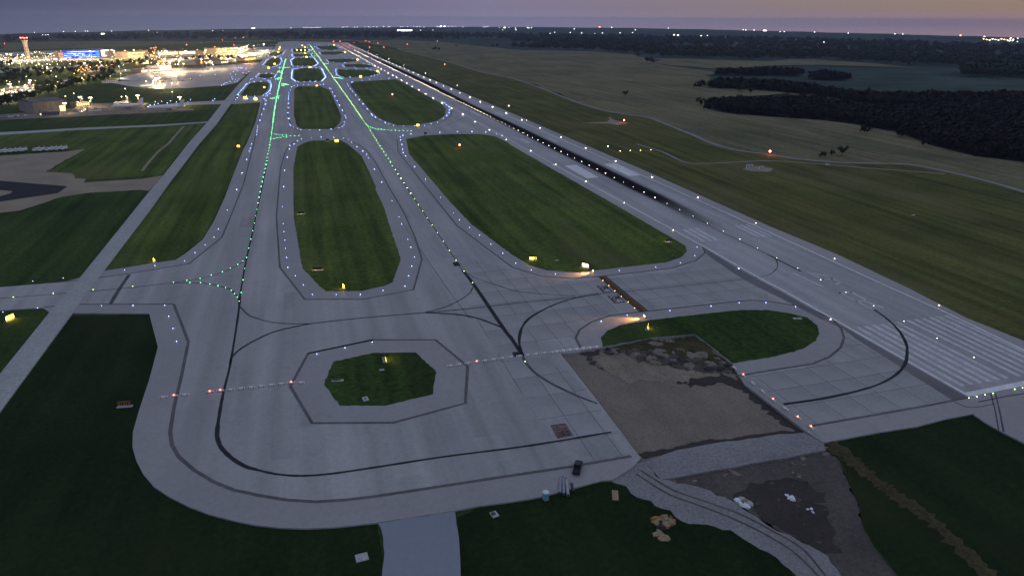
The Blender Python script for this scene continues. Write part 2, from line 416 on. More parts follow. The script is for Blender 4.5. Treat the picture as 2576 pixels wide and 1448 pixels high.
PIT = [(2110, 1700), (2050, 1470), (2005, 1425), (1940, 1372), (1860, 1318), (1780, 1288), (1700, 1258), (1625, 1215), (1603, 1180), (1606, 1150), (1592, 1133), (1494, 1006), (1404, 887), (1515, 871), (1637.5, 847), (1747.5, 837), (1791, 869), (1846, 915), (1876, 966), (1935, 1011), (2033, 1086), (2075, 1113), (2098, 1126), (2130, 1200), (2158, 1260), (2172, 1320), (2200, 1372), (2260, 1445), (2400, 1700)]
GRASS = [(-500, 1700)]+PIT+[(3600, 1700), (3600, 900)]+TRACK[::-1]+[(960, 116), (860, 104), (700, 102), (640, 112), (610, 150), (580, 165), (420, 192), (330, 203), (180, 213), (110, 232), (40, 250), (-60, 270), (-500, 330)]
sheet('airfield_grass', GRASS, 0.0, 'grass', soft=0.15, step=6, skirt=1.6)
# mown strips beside the runway and between the taxiways have their own, lighter turf
sheet('mown_strip', [(905, 113), (990, 124)]+TRACK[1:]+[(3300, 1150), (2850, 975), (2574, 857), (2431, 799), (2284, 724), (2106, 640), (1931, 567), (1762, 492), (1612, 425), (1467, 362), (1287, 285)], 0.02, 'olive_grass', soft=0.3, step=6)
sheet('mown_strip', [(-60, 480), (0, 340), (200, 320), (515, 308), (470, 362), (405, 442), (215, 452), (120, 432), (215, 378), (120, 374), (-60, 386)], 0.02, 'mown_grass', soft=0.5, step=20)
sheet('mown_strip', [(590, 262), (650, 256), (640, 305), (615, 365), (586, 437), (560, 497), (533, 557), (508, 600), (440, 652), (395, 658), (265, 679), (335, 587), (425, 466), (508, 366)], 0.02, 'mown_grass')
sheet('rough_dimmed_grass', [(-400, 1000), (0, 1040), (130, 865), (180, 795), (375, 790), (396, 872), (374, 955), (349, 1030), (333, 1086), (332, 1123), (341, 1156), (359, 1191), (386, 1224), (424, 1250), (524, 1294), (643, 1322), (769, 1331), (949, 1316), (962, 1400), (955, 1700), (-400, 1700)], 0.02, 'vignetted_grass', soft=0.05, step=3)  # rough turf in the foreground, with the vignette's darkness in its colour
sheet('rough_dimmed_grass', [(1160, 1700), (1159, 1420), (1150, 1300), (1206, 1274), (1362, 1251), (1512, 1211), (1545, 1210), (1590, 1222), (1630, 1242), (1690, 1270), (1760, 1300), (1840, 1318), (1915, 1362), (1985, 1420), (2080, 1700)], 0.02, 'vignetted_grass', soft=0.1, step=3)
sheet('rough_dimmed_grass', [(2103, 1112), (2215, 1089), (2381, 1055), (2444, 1043), (2521, 1090), (2575, 1118), (2850, 1240), (3200, 1700), (2400, 1700), (2260, 1445), (2200, 1372), (2172, 1320), (2158, 1260), (2130, 1200)], 0.02, 'vignetted_grass', soft=0.1, step=3)
sheet('parkland', [(-300, 140), (0, 128), (300, 118), (600, 106), (700, 103), (640, 112), (610, 150), (580, 165), (420, 192), (330, 203), (180, 213), (110, 232), (40, 250), (-60, 270), (-300, 310)], -0.06, 'mown_grass', soft=1, step=40)

def relief(name, px, z, mat, amp, cell, parent=None, soft=0.6, step=1.5):
    """rough ground: like sheet(), but humped and rutted"""
    P = ccw([(U(p, z).x, U(p, z).y) for p in px]); new = []
    for p, q in zip(P, P[1:]+P[:1]):
        L = math.hypot(q[0]-p[0], q[1]-p[1]); k = max(1, min(60, int(L/step)))
        for i in range(k):
            t = i/k; o = random.gauss(0, soft) if i else 0
            new.append((p[0]+(q[0]-p[0])*t-(q[1]-p[1])/max(L, 1e-6)*o, p[1]+(q[1]-p[1])*t+(q[0]-p[0])/max(L, 1e-6)*o))
    n = len(new); ox, oy = new[0]; inner = []
    x0, x1 = min(p[0] for p in new), max(p[0] for p in new); y0, y1 = min(p[1] for p in new), max(p[1] for p in new)
    y = y0
    while y < y1:
        x = x0
        while x < x1:
            q = (x+random.uniform(-.35, .35)*cell, y+random.uniform(-.35, .35)*cell)
            if inside(q, new): inner.append(q)
            x += cell
        y += cell
    allp = new+inner
    cd = delaunay_2d_cdt([Vector((x-ox, y-oy)) for x, y in allp], [(i, (i+1) % n) for i in range(n)], [], 1, 1e-5)
    V = []
    for v in cd[0]:
        x, y = v.x+ox, v.y+oy
        h = 0.5*math.sin(x*0.31+1.3*math.sin(y*0.17))+0.5*math.sin(y*0.43+x*0.11)+0.7*random.gauss(0, 0.55)
        V.append((x, y, z+amp*h))
    me = bpy.data.meshes.new(name); me.from_pydata(V, [], [tuple(f) for f in cd[2]])
    for pl in me.polygons:
        if pl.normal.z < 0: pl.flip()
    me.polygons.foreach_set('use_smooth', [True]*len(me.polygons))
    me.update(); me.materials.append(MAT[mat]); o = link(bpy.data.objects.new(name, me), parent)
    if parent is None: o['kind'] = 'structure'
    return o

# ---------------------------------------------------------------- pavements
ZP = 0.40        # top of the concrete pavement
DIRT = [(1409, 889), (1455, 884), (1515, 873), (1637.5, 849), (1747.5, 839), (1787.5, 869), (1842, 915), (1872, 966), (1931, 1011), (2029, 1086), (2071, 1113), (2100, 1107)]
ROAD_L = [(0, 939), (125, 784), (197.5, 702), (244, 644.6), (375, 482), (410, 442), (472.5, 362), (522.5, 306), (565, 252.5), (600, 212.5), (632, 180), (643, 167), (660, 152), (670, 138)]
ROAD_R = [(0, 1034), (132.5, 854), (182.5, 787), (261, 681), (332.5, 587), (375, 532), (425, 462), (501, 362), (545, 312.5), (585, 255), (615, 215), (643.5, 187.5), (664, 160), (675, 140)]
BOTTOM = [(397, 871.7), (375, 955), (350, 1030), (334, 1086), (333, 1123), (342, 1156), (360, 1191), (387.5, 1223), (425, 1248), (475, 1273), (525, 1292), (587.5, 1308), (643.5, 1319.5), (706, 1326), (769, 1328), (844, 1324.5), (949, 1313), (1144, 1283), (1206, 1271), (1287, 1260.7), (1362.5, 1248), (1437, 1228), (1512, 1208), (1540, 1206)]
PAVE = ([(-250, 742), (0, 722), (160, 709), (197.5, 702), (261, 681), (395, 660), (442, 653), (470, 634.6), (510, 602), (537.5, 557), (565, 497), (587.5, 437), (612.5, 374.6), (620, 362), (642.5, 307.5), (655, 258), (592, 253), (617, 214), (643.5, 187.5), (664, 160), (675, 140), (700, 106), (735, 104), (855, 107), (875, 107)]
        + [(962, 149), (1120, 214), (1287.5, 285), (1460, 360), (1612, 424.6), (1762, 492), (1931, 567), (2106, 639.6), (2284, 724), (2431, 799), (2574.7, 856.7), (2850, 975)]
        + [(2850, 1225), (2575, 1113), (2521, 1086), (2481, 1064), (2446, 1040), (2381, 1052), (2306, 1071.7), (2211, 1086), (2100, 1107)]
        + DIRT[:-1][::-1] + [(1500, 1004), (1562.5, 1086), (1597.5, 1133), (1612, 1150), (1590, 1175)]
        + BOTTOM[::-1] + [(375, 788), (182.5, 787), (125, 784), (107, 773), (0, 780), (-250, 803)])
taxiway = sheet('taxiway', PAVE, ZP, 'concrete', skirt=0.9)

# shoulders: darker asphalt bands beside the concrete
def shoulder(px, z=ZP+0.02):
    return sheet('taxiway_shoulder', px, z, 'shoulder_asphalt')
SEAL_BOTTOM = [(437.5, 765.5), (473.7, 859), (457.5, 939), (437.5, 1024), (427.5, 1086), (432.5, 1118), (450, 1148), (487.5, 1180.7), (537.5, 1210.7), (587.5, 1230.7), (643.5, 1243), (718.7, 1255.7), (793.7, 1260.7), (868.7, 1255.7), (943.7, 1247), (1068.7, 1228), (1181, 1210.7), (1287, 1194.5), (1437.5, 1172), (1587.5, 1145.7)]
shoulder(SEAL_BOTTOM+[(1590, 1175)]+BOTTOM[::-1]+[(375, 788), (182.5, 787), (192, 765)])
SEAL_LEFT = [(165, 708), (322.5, 688), (475, 663), (557.5, 597), (585, 532), (612.5, 462), (635, 374.6), (652, 300), (663, 254)]
shoulder(SEAL_LEFT+[(655, 258), (642.5, 307.5), (620, 362), (612.5, 374.6), (587.5, 437), (565, 497), (537.5, 557), (510, 602), (470, 634.6), (442, 653), (395, 660), (261, 681)])
RING1 = [(775, 888), (937.5, 854), (1095, 854), (1176, 920.5), (1170, 1013), (990, 1061.7), (785, 1063), (730, 970.5)]
RING2 = [(741, 356), (726, 367), (716, 384.6), (705, 424.6), (695, 547), (703.7, 672), (741, 719.6), (766, 752), (912.5, 752), (1040, 728), (1061, 652), (1043.7, 597), (1016, 534.6), (978.7, 472), (943.7, 407), (923.7, 379.6), (901, 362), (862, 348), (800, 346)]
RING3 = [(998.7, 350), (1001, 382), (1148.7, 567), (1287, 671), (1362.5, 694.6), (1437.5, 699.6), (1512.5, 694.6), (1687.5, 674.6), (1750, 654.6), (1773, 636), (1767.5, 619.6), (1700, 596), (1550, 514), (1287, 364), (1243, 337), (1206, 332), (1133, 331), (1020, 344)]
RING4 = [(1460, 874), (1447.5, 849), (1457.5, 829), (1487.5, 809), (1537.5, 791.7), (1617.5, 783), (1812.5, 761.7), (1887.5, 754), (1931, 756.7), (2006, 769), (2061, 786.7), (2093.7, 801.7), (2116, 826.7), (2122.5, 849), (2113.7, 874), (2086, 896.7), (2043.7, 914), (1931, 931.7), (1858, 944)]
RING5 = [(872, 212), (880, 205), (993, 195), (1016, 205), (1046, 222), (1117, 258), (1138.7, 275), (1134, 292), (1110, 308), (1043.7, 322), (996, 320), (946, 302), (920, 278), (882, 234)]
RING6 = [(728, 226), (742, 214), (812, 213), (838, 227), (869, 292), (862, 312), (838.7, 331), (757, 332), (734, 320), (723, 290)]
shoulder(RING1); shoulder(RING2); shoulder(RING3)
shoulder(RING4+[(1842, 915), (1787.5, 869), (1747.5, 839), (1637.5, 849), (1515, 873)])
shoulder(RING5); shoulder(RING6)
# runway shoulders
RW_L = [(850, 113), (1126, 265), (1287, 355), (1335, 382), (1770, 620), (1930, 710), (1959, 724), (2091, 799), (2437, 995)]
RW_R = [(872, 112), (1070, 199), (1287, 295), (1550, 412), (1931, 582), (2241, 724), (2376, 784), (2574, 879), (2800, 985)]
shoulder(RW_R+[(2850, 1000), (2850, 975), (2574.7, 856.7), (2431, 799), (2284, 724), (2106, 639.6), (1931, 567), (1762, 492), (1612, 424.6), (1460, 360), (1287.5, 285), (1120, 214), (962, 149), (875, 107)], ZP+0.03)
shoulder([(2038.7, 1070.5), (2306, 1024), (2438.7, 998), (2574, 971), (2850, 918), (2850, 1225), (2575, 1113), (2521, 1086), (2481, 1064), (2446, 1040), (2381, 1052), (2306, 1071.7), (2211, 1086), (2100, 1107), (2071, 1113)], ZP+0.03)

sheet('runway_shoulder', [(1766, 620), (1778, 640), (1850, 690), (1905, 722), (1959, 747), (2060, 800), (2120, 826), (2150, 850), (2260, 920), (2392, 1004), (2433, 998), (2095, 806), (1962, 732), (1850, 672)], ZP+0.045, 'dark_asphalt')
runway = sheet('runway', RW_L+[(2850, 916)]+RW_R[::-1], ZP+0.05, 'runway_concrete')

# grass islands between the taxiways
def island(px, mat='grass'):
    return sheet('grass_island', px, ZP+0.06, mat, soft=0.12, step=1.3)
I1 = [(837.5, 909), (938.7, 886.7), (1046, 885.5), (1096, 933), (1088.7, 990.5), (971, 1019), (853.7, 1019), (815, 965.5)]
I2 = [(747.5, 369.6), (763.7, 360), (783.7, 354), (856, 353), (873.7, 362), (908.7, 392), (926, 427), (945, 469.6), (943.7, 476), (966, 522), (981, 572), (1001, 629.6), (1007.5, 652), (987.5, 709.6), (963.7, 719.6), (908.7, 731.7), (818.7, 731.7), (803.7, 719.6), (761, 674.6), (756, 649.6), (738.7, 547), (737.5, 424.6)]
I3 = [(1021, 350), (1068.7, 341), (1133.7, 337.5), (1206, 337.5), (1243.7, 342.6), (1276, 358), (1287, 367), (1550, 517), (1687.5, 597), (1722.5, 617), (1727.5, 632), (1712.5, 647), (1675, 659.6), (1512.5, 678), (1450, 684.6), (1375, 679.6), (1332.5, 667), (1287, 639.6), (1186, 564.6), (1133.7, 509.6), (1028.7, 387), (1023.7, 362)]
I4 = [(1515, 871.7), (1511, 849), (1527.5, 831.7), (1562.5, 816.7), (1637.5, 804), (1787.5, 786.7), (1862.5, 779), (1931, 779), (1981, 786.7), (2031, 798), (2053.7, 816.7), (2060, 836.7), (2051, 856.7), (2018.7, 876.7), (1956, 894), (1931, 899), (1842.5, 913), (1787.5, 869), (1747.5, 839), (1637.5, 849), (1517.5, 871)]
I5 = [(880, 212.5), (893.7, 206), (993.7, 200), (1008.7, 205), (1043.7, 225), (1108.7, 260), (1121, 275), (1118.7, 290), (1101, 303.7), (1043.7, 316), (1001, 316), (956, 300), (931, 277.5), (893.7, 232.5)]
I6 = [(740, 225), (748.7, 217.5), (806, 217.5), (828.7, 227.5), (858.7, 292.5), (856, 307.5), (838.7, 325), (761, 325), (746, 317.5), (738.7, 287.5)]
I7 = [(740, 176), (765, 171), (803.7, 172.5), (813.7, 195), (803.7, 205), (748.7, 206), (738.7, 197.5)]
I8 = [(735, 152.5), (743.7, 146), (786, 146), (796, 160), (786, 167.5), (738.7, 166)]
I9 = [(737, 138), (745, 136), (778, 137), (783, 141), (775, 143), (740, 143)]
I10 = [(737, 124), (748, 122), (770, 122), (776, 127), (770, 132), (738, 132)]
I11 = [(848.7, 175), (918.7, 176), (943.7, 180), (951, 186), (931, 192.5), (868.7, 196), (851, 188.7)]
I12 = [(823.7, 150), (868.7, 148), (903.7, 150), (893.7, 155), (856, 158.7), (828.7, 156)]
I13 = [(806, 131), (856, 130), (868.7, 133.7), (838.7, 138.7), (808.7, 137.5)]
I14 = [(793.7, 117.5), (838.7, 115), (856, 123), (828.7, 127.5), (806, 124)]
IB = [(866, 163), (905, 161), (930, 165), (940, 169), (915, 171), (868, 168)]
GA = [(604, 240), (640, 243), (660, 240), (672, 228), (676, 212), (670, 206), (650, 206), (628, 210)]
GB = [(648, 194), (656, 187), (676, 185), (689, 189), (684, 196), (668, 199)]
GC = [(665, 164), (675, 152), (690, 143), (702, 146), (705, 155), (699, 163), (686, 169)]
GD = [(674, 140), (683, 132), (697, 131), (713, 130), (708, 137), (695, 142)]
for p in (I1, I4): island(p, 'grass')
for p in (I2, I3, I5, I6, I7, I8, I9, I10, I11, I12, I13, I14, IB, GA, GB, GC, GD): island(p, 'mown_grass')

# the left-hand service road, the connecting taxiways, the cargo apron, the gravel yard, the path at the bottom
sheet('service_road', ROAD_L+ROAD_R[::-1]+[(-200, 1270), (-200, 1180)], ZP+0.09, 'road_asphalt', skirt=0.4)
sheet('connector_taxiway', [(640, 244), (655, 258), (592, 262), (480, 264), (372, 276), (368, 267), (480, 257), (566, 253)], 0.06, 'shoulder_asphalt')
sheet('perimeter_lane', [(-100, 338), (60, 330), (200, 322), (400, 314), (523, 306), (520, 309), (400, 318), (200, 327), (60, 336), (-100, 346)], 0.05, 'road_asphalt')
sheet('gravel_yard', T(0, 1, (-900, 160), (0, 120), (670, 75), (860, 50), (800, 90), (640, 170), (460, 280), (740, 300), (760, 345), (860, 355), (830, 390), (1420, 350), (1645, 318), (1500, 472), (1420, 460), (860, 495), (640, 530), (500, 570), (200, 670), (0, 690), (-900, 760)), 0.05, 'gravel', soft=0.35, step=4)
sheet('asphalt_patch', T(0, 1, (-600, 340), (0, 370), (680, 425), (580, 495), (0, 580), (-600, 660)), 0.10, 'tar')
sheet('gravel_patch', T(0, 1, (-500, 440), (0, 465), (130, 475), (100, 500), (0, 525), (-500, 600)), 0.14, 'gravel')
sheet('cargo_apron', T(0, 0, (-500, 1190), (0, 1155), (740, 1090), (940, 1040), (1500, 1035), (1440, 1070), (1480, 1090), (1940, 1095), (1950, 1110), (1700, 1130), (1100, 1155), (650, 1180), (0, 1205), (-500, 1240)), 0.06, 'dirt')
sheet('hangar_apron', [(268, 207), (430, 197), (565, 185), (600, 181), (618, 190), (596, 209), (566, 215), (470, 222), (400, 224), (330, 218)], 0.06, 'shoulder_asphalt')
sheet('terminal_apron', [(290, 200), (370, 178), (440, 172), (560, 164), (640, 158), (664, 158), (645, 178), (604, 189), (530, 191), (440, 196), (330, 203)], 0.05, 'runway_concrete')
sheet('terminal_apron', [(395, 150), (500, 143), (600, 134), (640, 119), (688, 118), (676, 138), (660, 150), (560, 158), (430, 166)], 0.04, 'runway_concrete')
sheet('access_road', [(-100, 152), (100, 144), (300, 139), (460, 134), (640, 122), (640, 128), (470, 143), (300, 148), (100, 157), (-100, 170)], -0.02, 'road_asphalt')
sheet('access_road', [(-100, 245), (60, 222), (150, 204), (230, 190), (300, 178), (380, 168), (380, 172), (300, 184), (230, 198), (150, 213), (60, 232), (-100, 262)], 0.02, 'road_asphalt')
sheet('access_road', [(-60, 182), (60, 172), (150, 168), (240, 160), (330, 158), (330, 160), (240, 164), (150, 172), (60, 178), (-60, 190)], 0.02, 'road_asphalt')
sheet('car_park', [(-60, 232), (0, 224), (70, 214), (110, 216), (90, 232), (40, 246), (-60, 262)], 0.03, 'road_asphalt')
sheet('car_park', [(178, 172), (240, 166), (290, 164), (270, 176), (230, 182), (190, 184)], 0.03, 'road_asphalt')
sheet('car_park', [(0, 133), (160, 127), (260, 122), (260, 128), (160, 134), (0, 143)], 0.03, 'road_asphalt')
sheet('footpath', [(952, 1314), (958, 1325), (964, 1351), (966, 1390), (960, 1448), (950, 1560), (1170, 1560), (1158, 1448), (1157.5, 1398), (1154, 1351), (1144, 1284)], ZP-0.02, 'path_concrete', skirt=0.5, soft=0.1, step=2)

# dirt track over the fields
line('dirt_track', TRACK, 4.5, 'haul_gravel', None, 0.06)
line('dirt_track', T(2, 1, (1250, 0), (1500, 75), (1750, 185), (2000, 195), (2574, 170))+T(3, 1, (500, 200), (1100, 250), (1780, 300)), 2.6, 'haul_gravel', None, 0.07)
line('dirt_track', [(1530, 296), (1545, 303), (1580, 309)], 3, 'gravel', None, 0.08)
line('dirt_track', T(0, 1, (1430, 270), (1490, 190), (1600, 70), (1690, 0))+[(433, 350), (462, 318)], 2.2, 'gravel', None, 0.05)

# ---------------------------------------------------------------- construction site
relief('excavation', [(1395, 880)]+[(1515, 868), (1637, 845), (1748, 835), (1795, 870), (1850, 915), (1880, 966), (1940, 1011), (2040, 1090), (2080, 1118), (2100, 1150), (1662, 1230), (1580, 1190), (1585, 1133), (1490, 1010)], -0.45, 'dirt', 0.06, 1.4)
relief('haul_road', [(1530, 1204), (1575, 1222), (1587.5, 1241), (1662.5, 1278), (1697, 1298), (1730, 1316), (1780, 1318), (1837.5, 1331), (1875, 1358), (1931, 1388), (1968.7, 1418), (2004, 1448), (2050, 1500), (2170, 1500), (2116, 1448), (2081, 1396), (2036, 1371), (1981, 1343), (1931, 1320.7), (1885, 1290), (1850, 1264), (1790, 1235), (1720, 1215), (1662, 1205), (1622, 1160), (1600, 1165)], 0.10, 'haul_gravel', 0.05, 1.2, soft=0.45)
relief('dirt_yard', [(1640, 1195), (1931, 1155), (2076, 1130), (2105, 1125), (2130, 1200), (2160, 1260), (2172, 1320), (2200, 1370), (2260, 1440), (2330, 1520), (2150, 1520), (2081, 1396), (1981, 1343), (1885, 1290), (1790, 1235)], -0.40, 'dark_dirt', 0.1, 1.2)
relief('mud_patch', [(1880, 1222), (1960, 1205), (2030, 1210), (2075, 1240), (2085, 1290), (2095, 1350), (2120, 1390), (2080, 1390), (2036, 1366), (1985, 1340), (1935, 1316), (1895, 1286), (1870, 1262), (1838, 1258), (1845, 1240)], -0.34, 'mud', 0.07, 1.0)
sheet('concrete_strip', [(1622, 1160), (1700, 1131), (1800, 1113), (1931, 1095), (2022, 1087), (2071, 1113), (2078, 1131), (1931, 1158), (1800, 1180), (1662, 1205)], 0.16, 'haul_gravel', skirt=0.7, soft=0.15, step=3)
relief('graded_bank', [(1480, 890), (1540, 880), (1600, 900), (1700, 925), (1790, 928), (1850, 930), (1880, 965), (1900, 985), (1790, 962), (1640, 958), (1577, 962), (1530, 935)], -0.40, 'pale_dirt', 0.1, 1.0)
relief('weedy_bank', [(1530, 874), (1637, 852), (1746, 843), (1785, 872), (1838, 918), (1790, 916), (1740, 920), (1690, 902), (1640, 905), (1590, 890)], -0.34, 'dry_weeds', 0.22, 0.9)
for q in ([(1458, 889), (1510, 880), (1500, 892), (1480, 898), (1520, 930), (1505, 925), (1475, 900)], [(1700, 962), (1760, 950), (1830, 946), (1870, 962), (1880, 975), (1860, 978), (1820, 962), (1760, 968)], [(1620, 880), (1680, 890), (1690, 912), (1650, 918), (1615, 905)]):
    relief('wet_soil_and_shade', q, -0.24, 'mud', 0.06, 0.9, soft=0.9, step=1.2)

# ---------------------------------------------------------------- slabs whose joints can be told apart
ZS = ZP+0.035
def clip(poly, x0, x1, y0, y1):
    def cut(ps, f, ix):
        out = []
        for a, b in zip(ps, ps[1:]+ps[:1]):
            fa, fb = f(a), f(b)
            if fa >= 0: out.append(a)
            if (fa >= 0) != (fb >= 0):
                t = fa/(fa-fb); out.append((a[0]+(b[0]-a[0])*t, a[1]+(b[1]-a[1])*t))
        return out
    for f in (lambda p: p[0]-x0, lambda p: x1-p[0], lambda p: p[1]-y0, lambda p: y1-p[1]):
        if len(poly) < 3: return []
        poly = cut(poly, f, 0)
    return poly
def slabs(px, sx, sy, gap, ox=0, oy=0):
    poly = ccw([(U(p, ZS).x, U(p, ZS).y) for p in px])
    base = sheet('joint_sealant', [(x, y) for x, y in poly], ZP+0.008, 'seal_line', taxiway, world=True)
    xs = [p[0] for p in poly]; ys = [p[1] for p in poly]
    full = None
    x = math.floor((min(xs)-ox)/sx)*sx+ox
    while x < max(xs):
        y = math.floor((min(ys)-oy)/sy)*sy+oy
        while y < max(ys):
            c = clip(poly, x+gap/2, x+sx-gap/2, y+gap/2, y+sy-gap/2)
            if len(c) >= 3:
                A = abs(sum(p[0]*q[1]-q[0]*p[1] for p, q in zip(c, c[1:]+c[:1])))/2
                if A > 0.97*(sx-gap)*(sy-gap):
                    if full is None:
                        b = B().prism([(-(sx-gap)/2, -(sy-gap)/2), ((sx-gap)/2, -(sy-gap)/2), ((sx-gap)/2, (sy-gap)/2), (-(sx-gap)/2, (sy-gap)/2)], -0.02, 0)
                        full = b.build('slab', 'slab_concrete', taxiway); o = full
                    else:
                        o = full.copy(); link(o, taxiway)
                    o.location = (x+sx/2, y+sy/2, ZS+random.uniform(-0.004, 0.004))
                elif A > 1.0:
                    B().prism(ccw(c), ZS-0.02, ZS+random.uniform(-0.004, 0.004)).build('slab', 'slab_concrete', taxiway)
            y += sy
        x += sx
SLAB1 = [(1160, 640), (1215, 660), (1290, 677), (1365, 701), (1440, 706), (1515, 701), (1690, 681), (1755, 662), (1800, 640), (1915, 704), (1930, 716), (1931, 750), (1887, 748), (1812, 755), (1617, 777), (1537, 786), (1487, 803), (1452, 826), (1442, 849), (1454, 877), (1404, 886), (1494, 1006), (1556, 1090), (1590, 1140), (1440, 1166), (1400, 1120), (1345, 1035), (1240, 880), (1165, 740), (1110, 640)]
slabs(SLAB1, 7.62, 12.2, 0.17, 1.3, 0.8)
SLAB2 = [(1862, 950), (1931, 938), (2046, 920), (2090, 902), (2118, 878), (2128, 850), (2125, 832), (2180, 864), (2300, 932), (2420, 996), (2300, 1020), (2040, 1066), (1990, 1030), (1931, 982)]
slabs(SLAB2, 9.6, 9.6, 0.17, 3.0, 2.0)

relief('wet_soil_and_shade', [(1846, 920), (1878, 968), (1936, 1013), (2033, 1088), (2010, 1092), (1960, 1062), (1915, 1022), (1860, 975)], -0.30, 'mud', 0.06, 0.9, soft=0.8, step=1.2)  # shadow line under the right-hand wall, laid as a dark strip
relief('wet_soil_and_shade', [(1600, 1140), (1700, 1122), (1800, 1104), (1931, 1088), (2030, 1078), (2022, 1090), (1931, 1099), (1800, 1116), (1700, 1134), (1620, 1152)], -0.28, 'mud', 0.05, 0.9, soft=0.35, step=1.2)  # shade at the step to the concrete strip, put in as dark colour
relief('wet_soil_and_shade', [(1560, 884), (1640, 878), (1700, 895), (1760, 905), (1835, 915), (1838, 932), (1780, 935), (1700, 925), (1660, 915), (1600, 902)], -0.22, 'dark_dirt', 0.2, 0.9, soft=1.0, step=1.2)
# ruts of the lorries across the works
for q in ([(1600, 1190), (1680, 1240), (1760, 1270), (1850, 1305), (1930, 1345), (2000, 1390), (2060, 1448)], [(1612, 1182), (1692, 1230), (1775, 1260), (1865, 1293), (1948, 1336), (2020, 1380), (2078, 1448)]):
    line('wheel_rut', q, 0.4, 'rut', None, 0.2)
# darker repaired bays and stains in the concrete
PW_ = [(U(p, ZP).x, U(p, ZP).y) for p in PAVE]
for k in range(46):
    q = (random.uniform(560, 1400), random.uniform(760, 1180)) if k < 26 else (random.uniform(600, 1150), random.uniform(380, 760))
    p = U(q, ZP+0.012); hw, hl = random.choice((1.9, 3.8)), random.choice((3.0, 6.1, 9.1, 18))
    if not all(inside((p.x+a_*hw*1.3, p.y+b_*hl*1.1), PW_) for a_ in (-1, 1) for b_ in (-1, 1)): continue
    sheet('repaired_bay', [(p.x-hw, p.y-hl), (p.x+hw, p.y-hl), (p.x+hw, p.y+hl), (p.x-hw, p.y+hl)], ZP+0.009+k*0.0002, ('stained_concrete', 'pale_concrete')[k % 3 == 0], taxiway, world=True)

# ---------------------------------------------------------------- painted lines on the taxiways
ZM = ZP+0.07
def cl(px, w, mat='black_paint', z=ZM, name='centre_line', smooth=True):
    return line(name, px, w, mat, taxiway, z, smooth)
# seal lines between concrete and shoulder
def seal(px, w=0.75, closed=False):
    px = list(px)
    if closed: px = px+px[:2]
    return line('seal_strip', px, w, 'seal_line', taxiway, ZP+0.055, False)
seal(SEAL_BOTTOM, 1.0); seal([(110, 771.7), (192, 765), (437.5, 764)], 0.9); seal(SEAL_LEFT, 0.8)
seal(RING1, 1.0, True); seal(RING2, 0.8, True); seal(RING3[:11], 0.8); seal(RING4, 0.9); seal(RING5, 0.8, True); seal(RING6, 0.8, True)
seal([(2038.7, 1070.5), (2306, 1024), (2438.7, 998)], 0.9)
# heavy black-bordered taxi lines
cl([(603, 745), (601, 775), (590, 850), (577, 925), (562, 985), (551, 1045), (546, 1086), (548, 1105), (557.5, 1125.7), (582.5, 1150.7), (615, 1170.7), (643.7, 1179.5), (693.7, 1190.7), (743.7, 1195), (793.7, 1193.7), (856, 1187), (956, 1172), (1118.7, 1147), (1287, 1125.7), (1387.5, 1110.7), (1537.5, 1085.7)], 0.95)
cl([(718, 150), (690, 280), (672, 400), (640, 560), (618, 660), (603, 745)], 0.6)
cl([(780, 115), (850, 212), (925, 320), (1015, 460), (1110, 600), (1163, 680)], 0.45, 'worn_black')
cl([(1163, 680), (1192, 716), (1263.7, 821.7), (1287, 852), (1315, 894)], 1.25)
cl([(1315, 894), (1320, 909), (1342.5, 934), (1375, 956.7), (1412.5, 976.7), (1462.5, 999), (1502.5, 1014)], 0.8, 'worn_black')
cl([(1315, 894), (1306, 864), (1307.5, 839), (1315, 819), (1332.5, 799), (1370, 776.7), (1412.5, 759), (1462.5, 745.5), (1505, 739)], 0.95)
cl([(1505, 739), (1560, 734), (1700, 720), (1887.5, 699.6), (1931, 691), (1948.7, 679.6), (1956, 667), (1948.7, 649.6), (1931, 639.6), (1812, 582), (1742, 542)], 0.5, 'worn_black', ZM+0.01)
cl([(1931, 640), (2013.7, 682)], 0.9, 'black_paint', ZM+0.012)
cl([(0, 750), (135, 739), (295, 726), (430, 711.5)], 0.45, 'worn_black')
cl([(430, 711), (504, 700), (562.5, 683), (605, 662), (620, 647)], 0.45, 'worn_black')
cl([(430, 711), (500, 711), (535, 715), (567.5, 723), (582.5, 730), (595, 744), (602, 762)], 0.5, 'worn_black')
cl([(603, 770), (625, 791.7), (643.5, 799), (681, 809), (731, 813.5), (783.7, 813)], 0.6, 'worn_black')
cl([(783.7, 813), (893.7, 800.5), (1068.7, 785.5), (1181, 775.5), (1287, 763), (1362.5, 755.5), (1447.5, 747)], 0.6, 'worn_black')
cl([(1068.7, 785.5), (1143.7, 789.7), (1193.7, 798), (1231, 810.5), (1262, 823)], 0.8)
cl([(1068, 785), (1118.7, 771.7), (1156, 754), (1181, 736.7), (1191, 718)], 0.5, 'worn_black')
cl([(578, 918), (582.5, 899), (605, 876.7), (643.5, 854), (688.7, 834), (743.7, 820.5), (783.7, 813)], 0.65)
cl([(1163.7, 679.6), (1193.7, 698), (1243.7, 714.6), (1287, 729), (1337.5, 736.7), (1447.5, 744)], 0.5, 'worn_black')
cl([(925, 322), (960, 326), (1010, 328), (1060, 327), (1110, 320), (1145, 306), (1178, 290), (1180, 272)], 0.5, 'worn_black')
cl([(1012, 560), (1100, 690), (1180, 800)], 0.15, 'worn_black')
cl([(325, 690), (301, 725), (277.5, 764)], 1.3, 'worn_black', name='holding_line')
cl([(2198.7, 778), (2231, 801.7), (2261, 831.7), (2278.7, 864), (2281, 886.7), (2276, 914), (2256, 939), (2218.7, 961.7), (2168.7, 979), (2106, 994), (2043.7, 1005.5), (1971, 1015.5)], 0.9, 'black_paint', ZP+0.10)
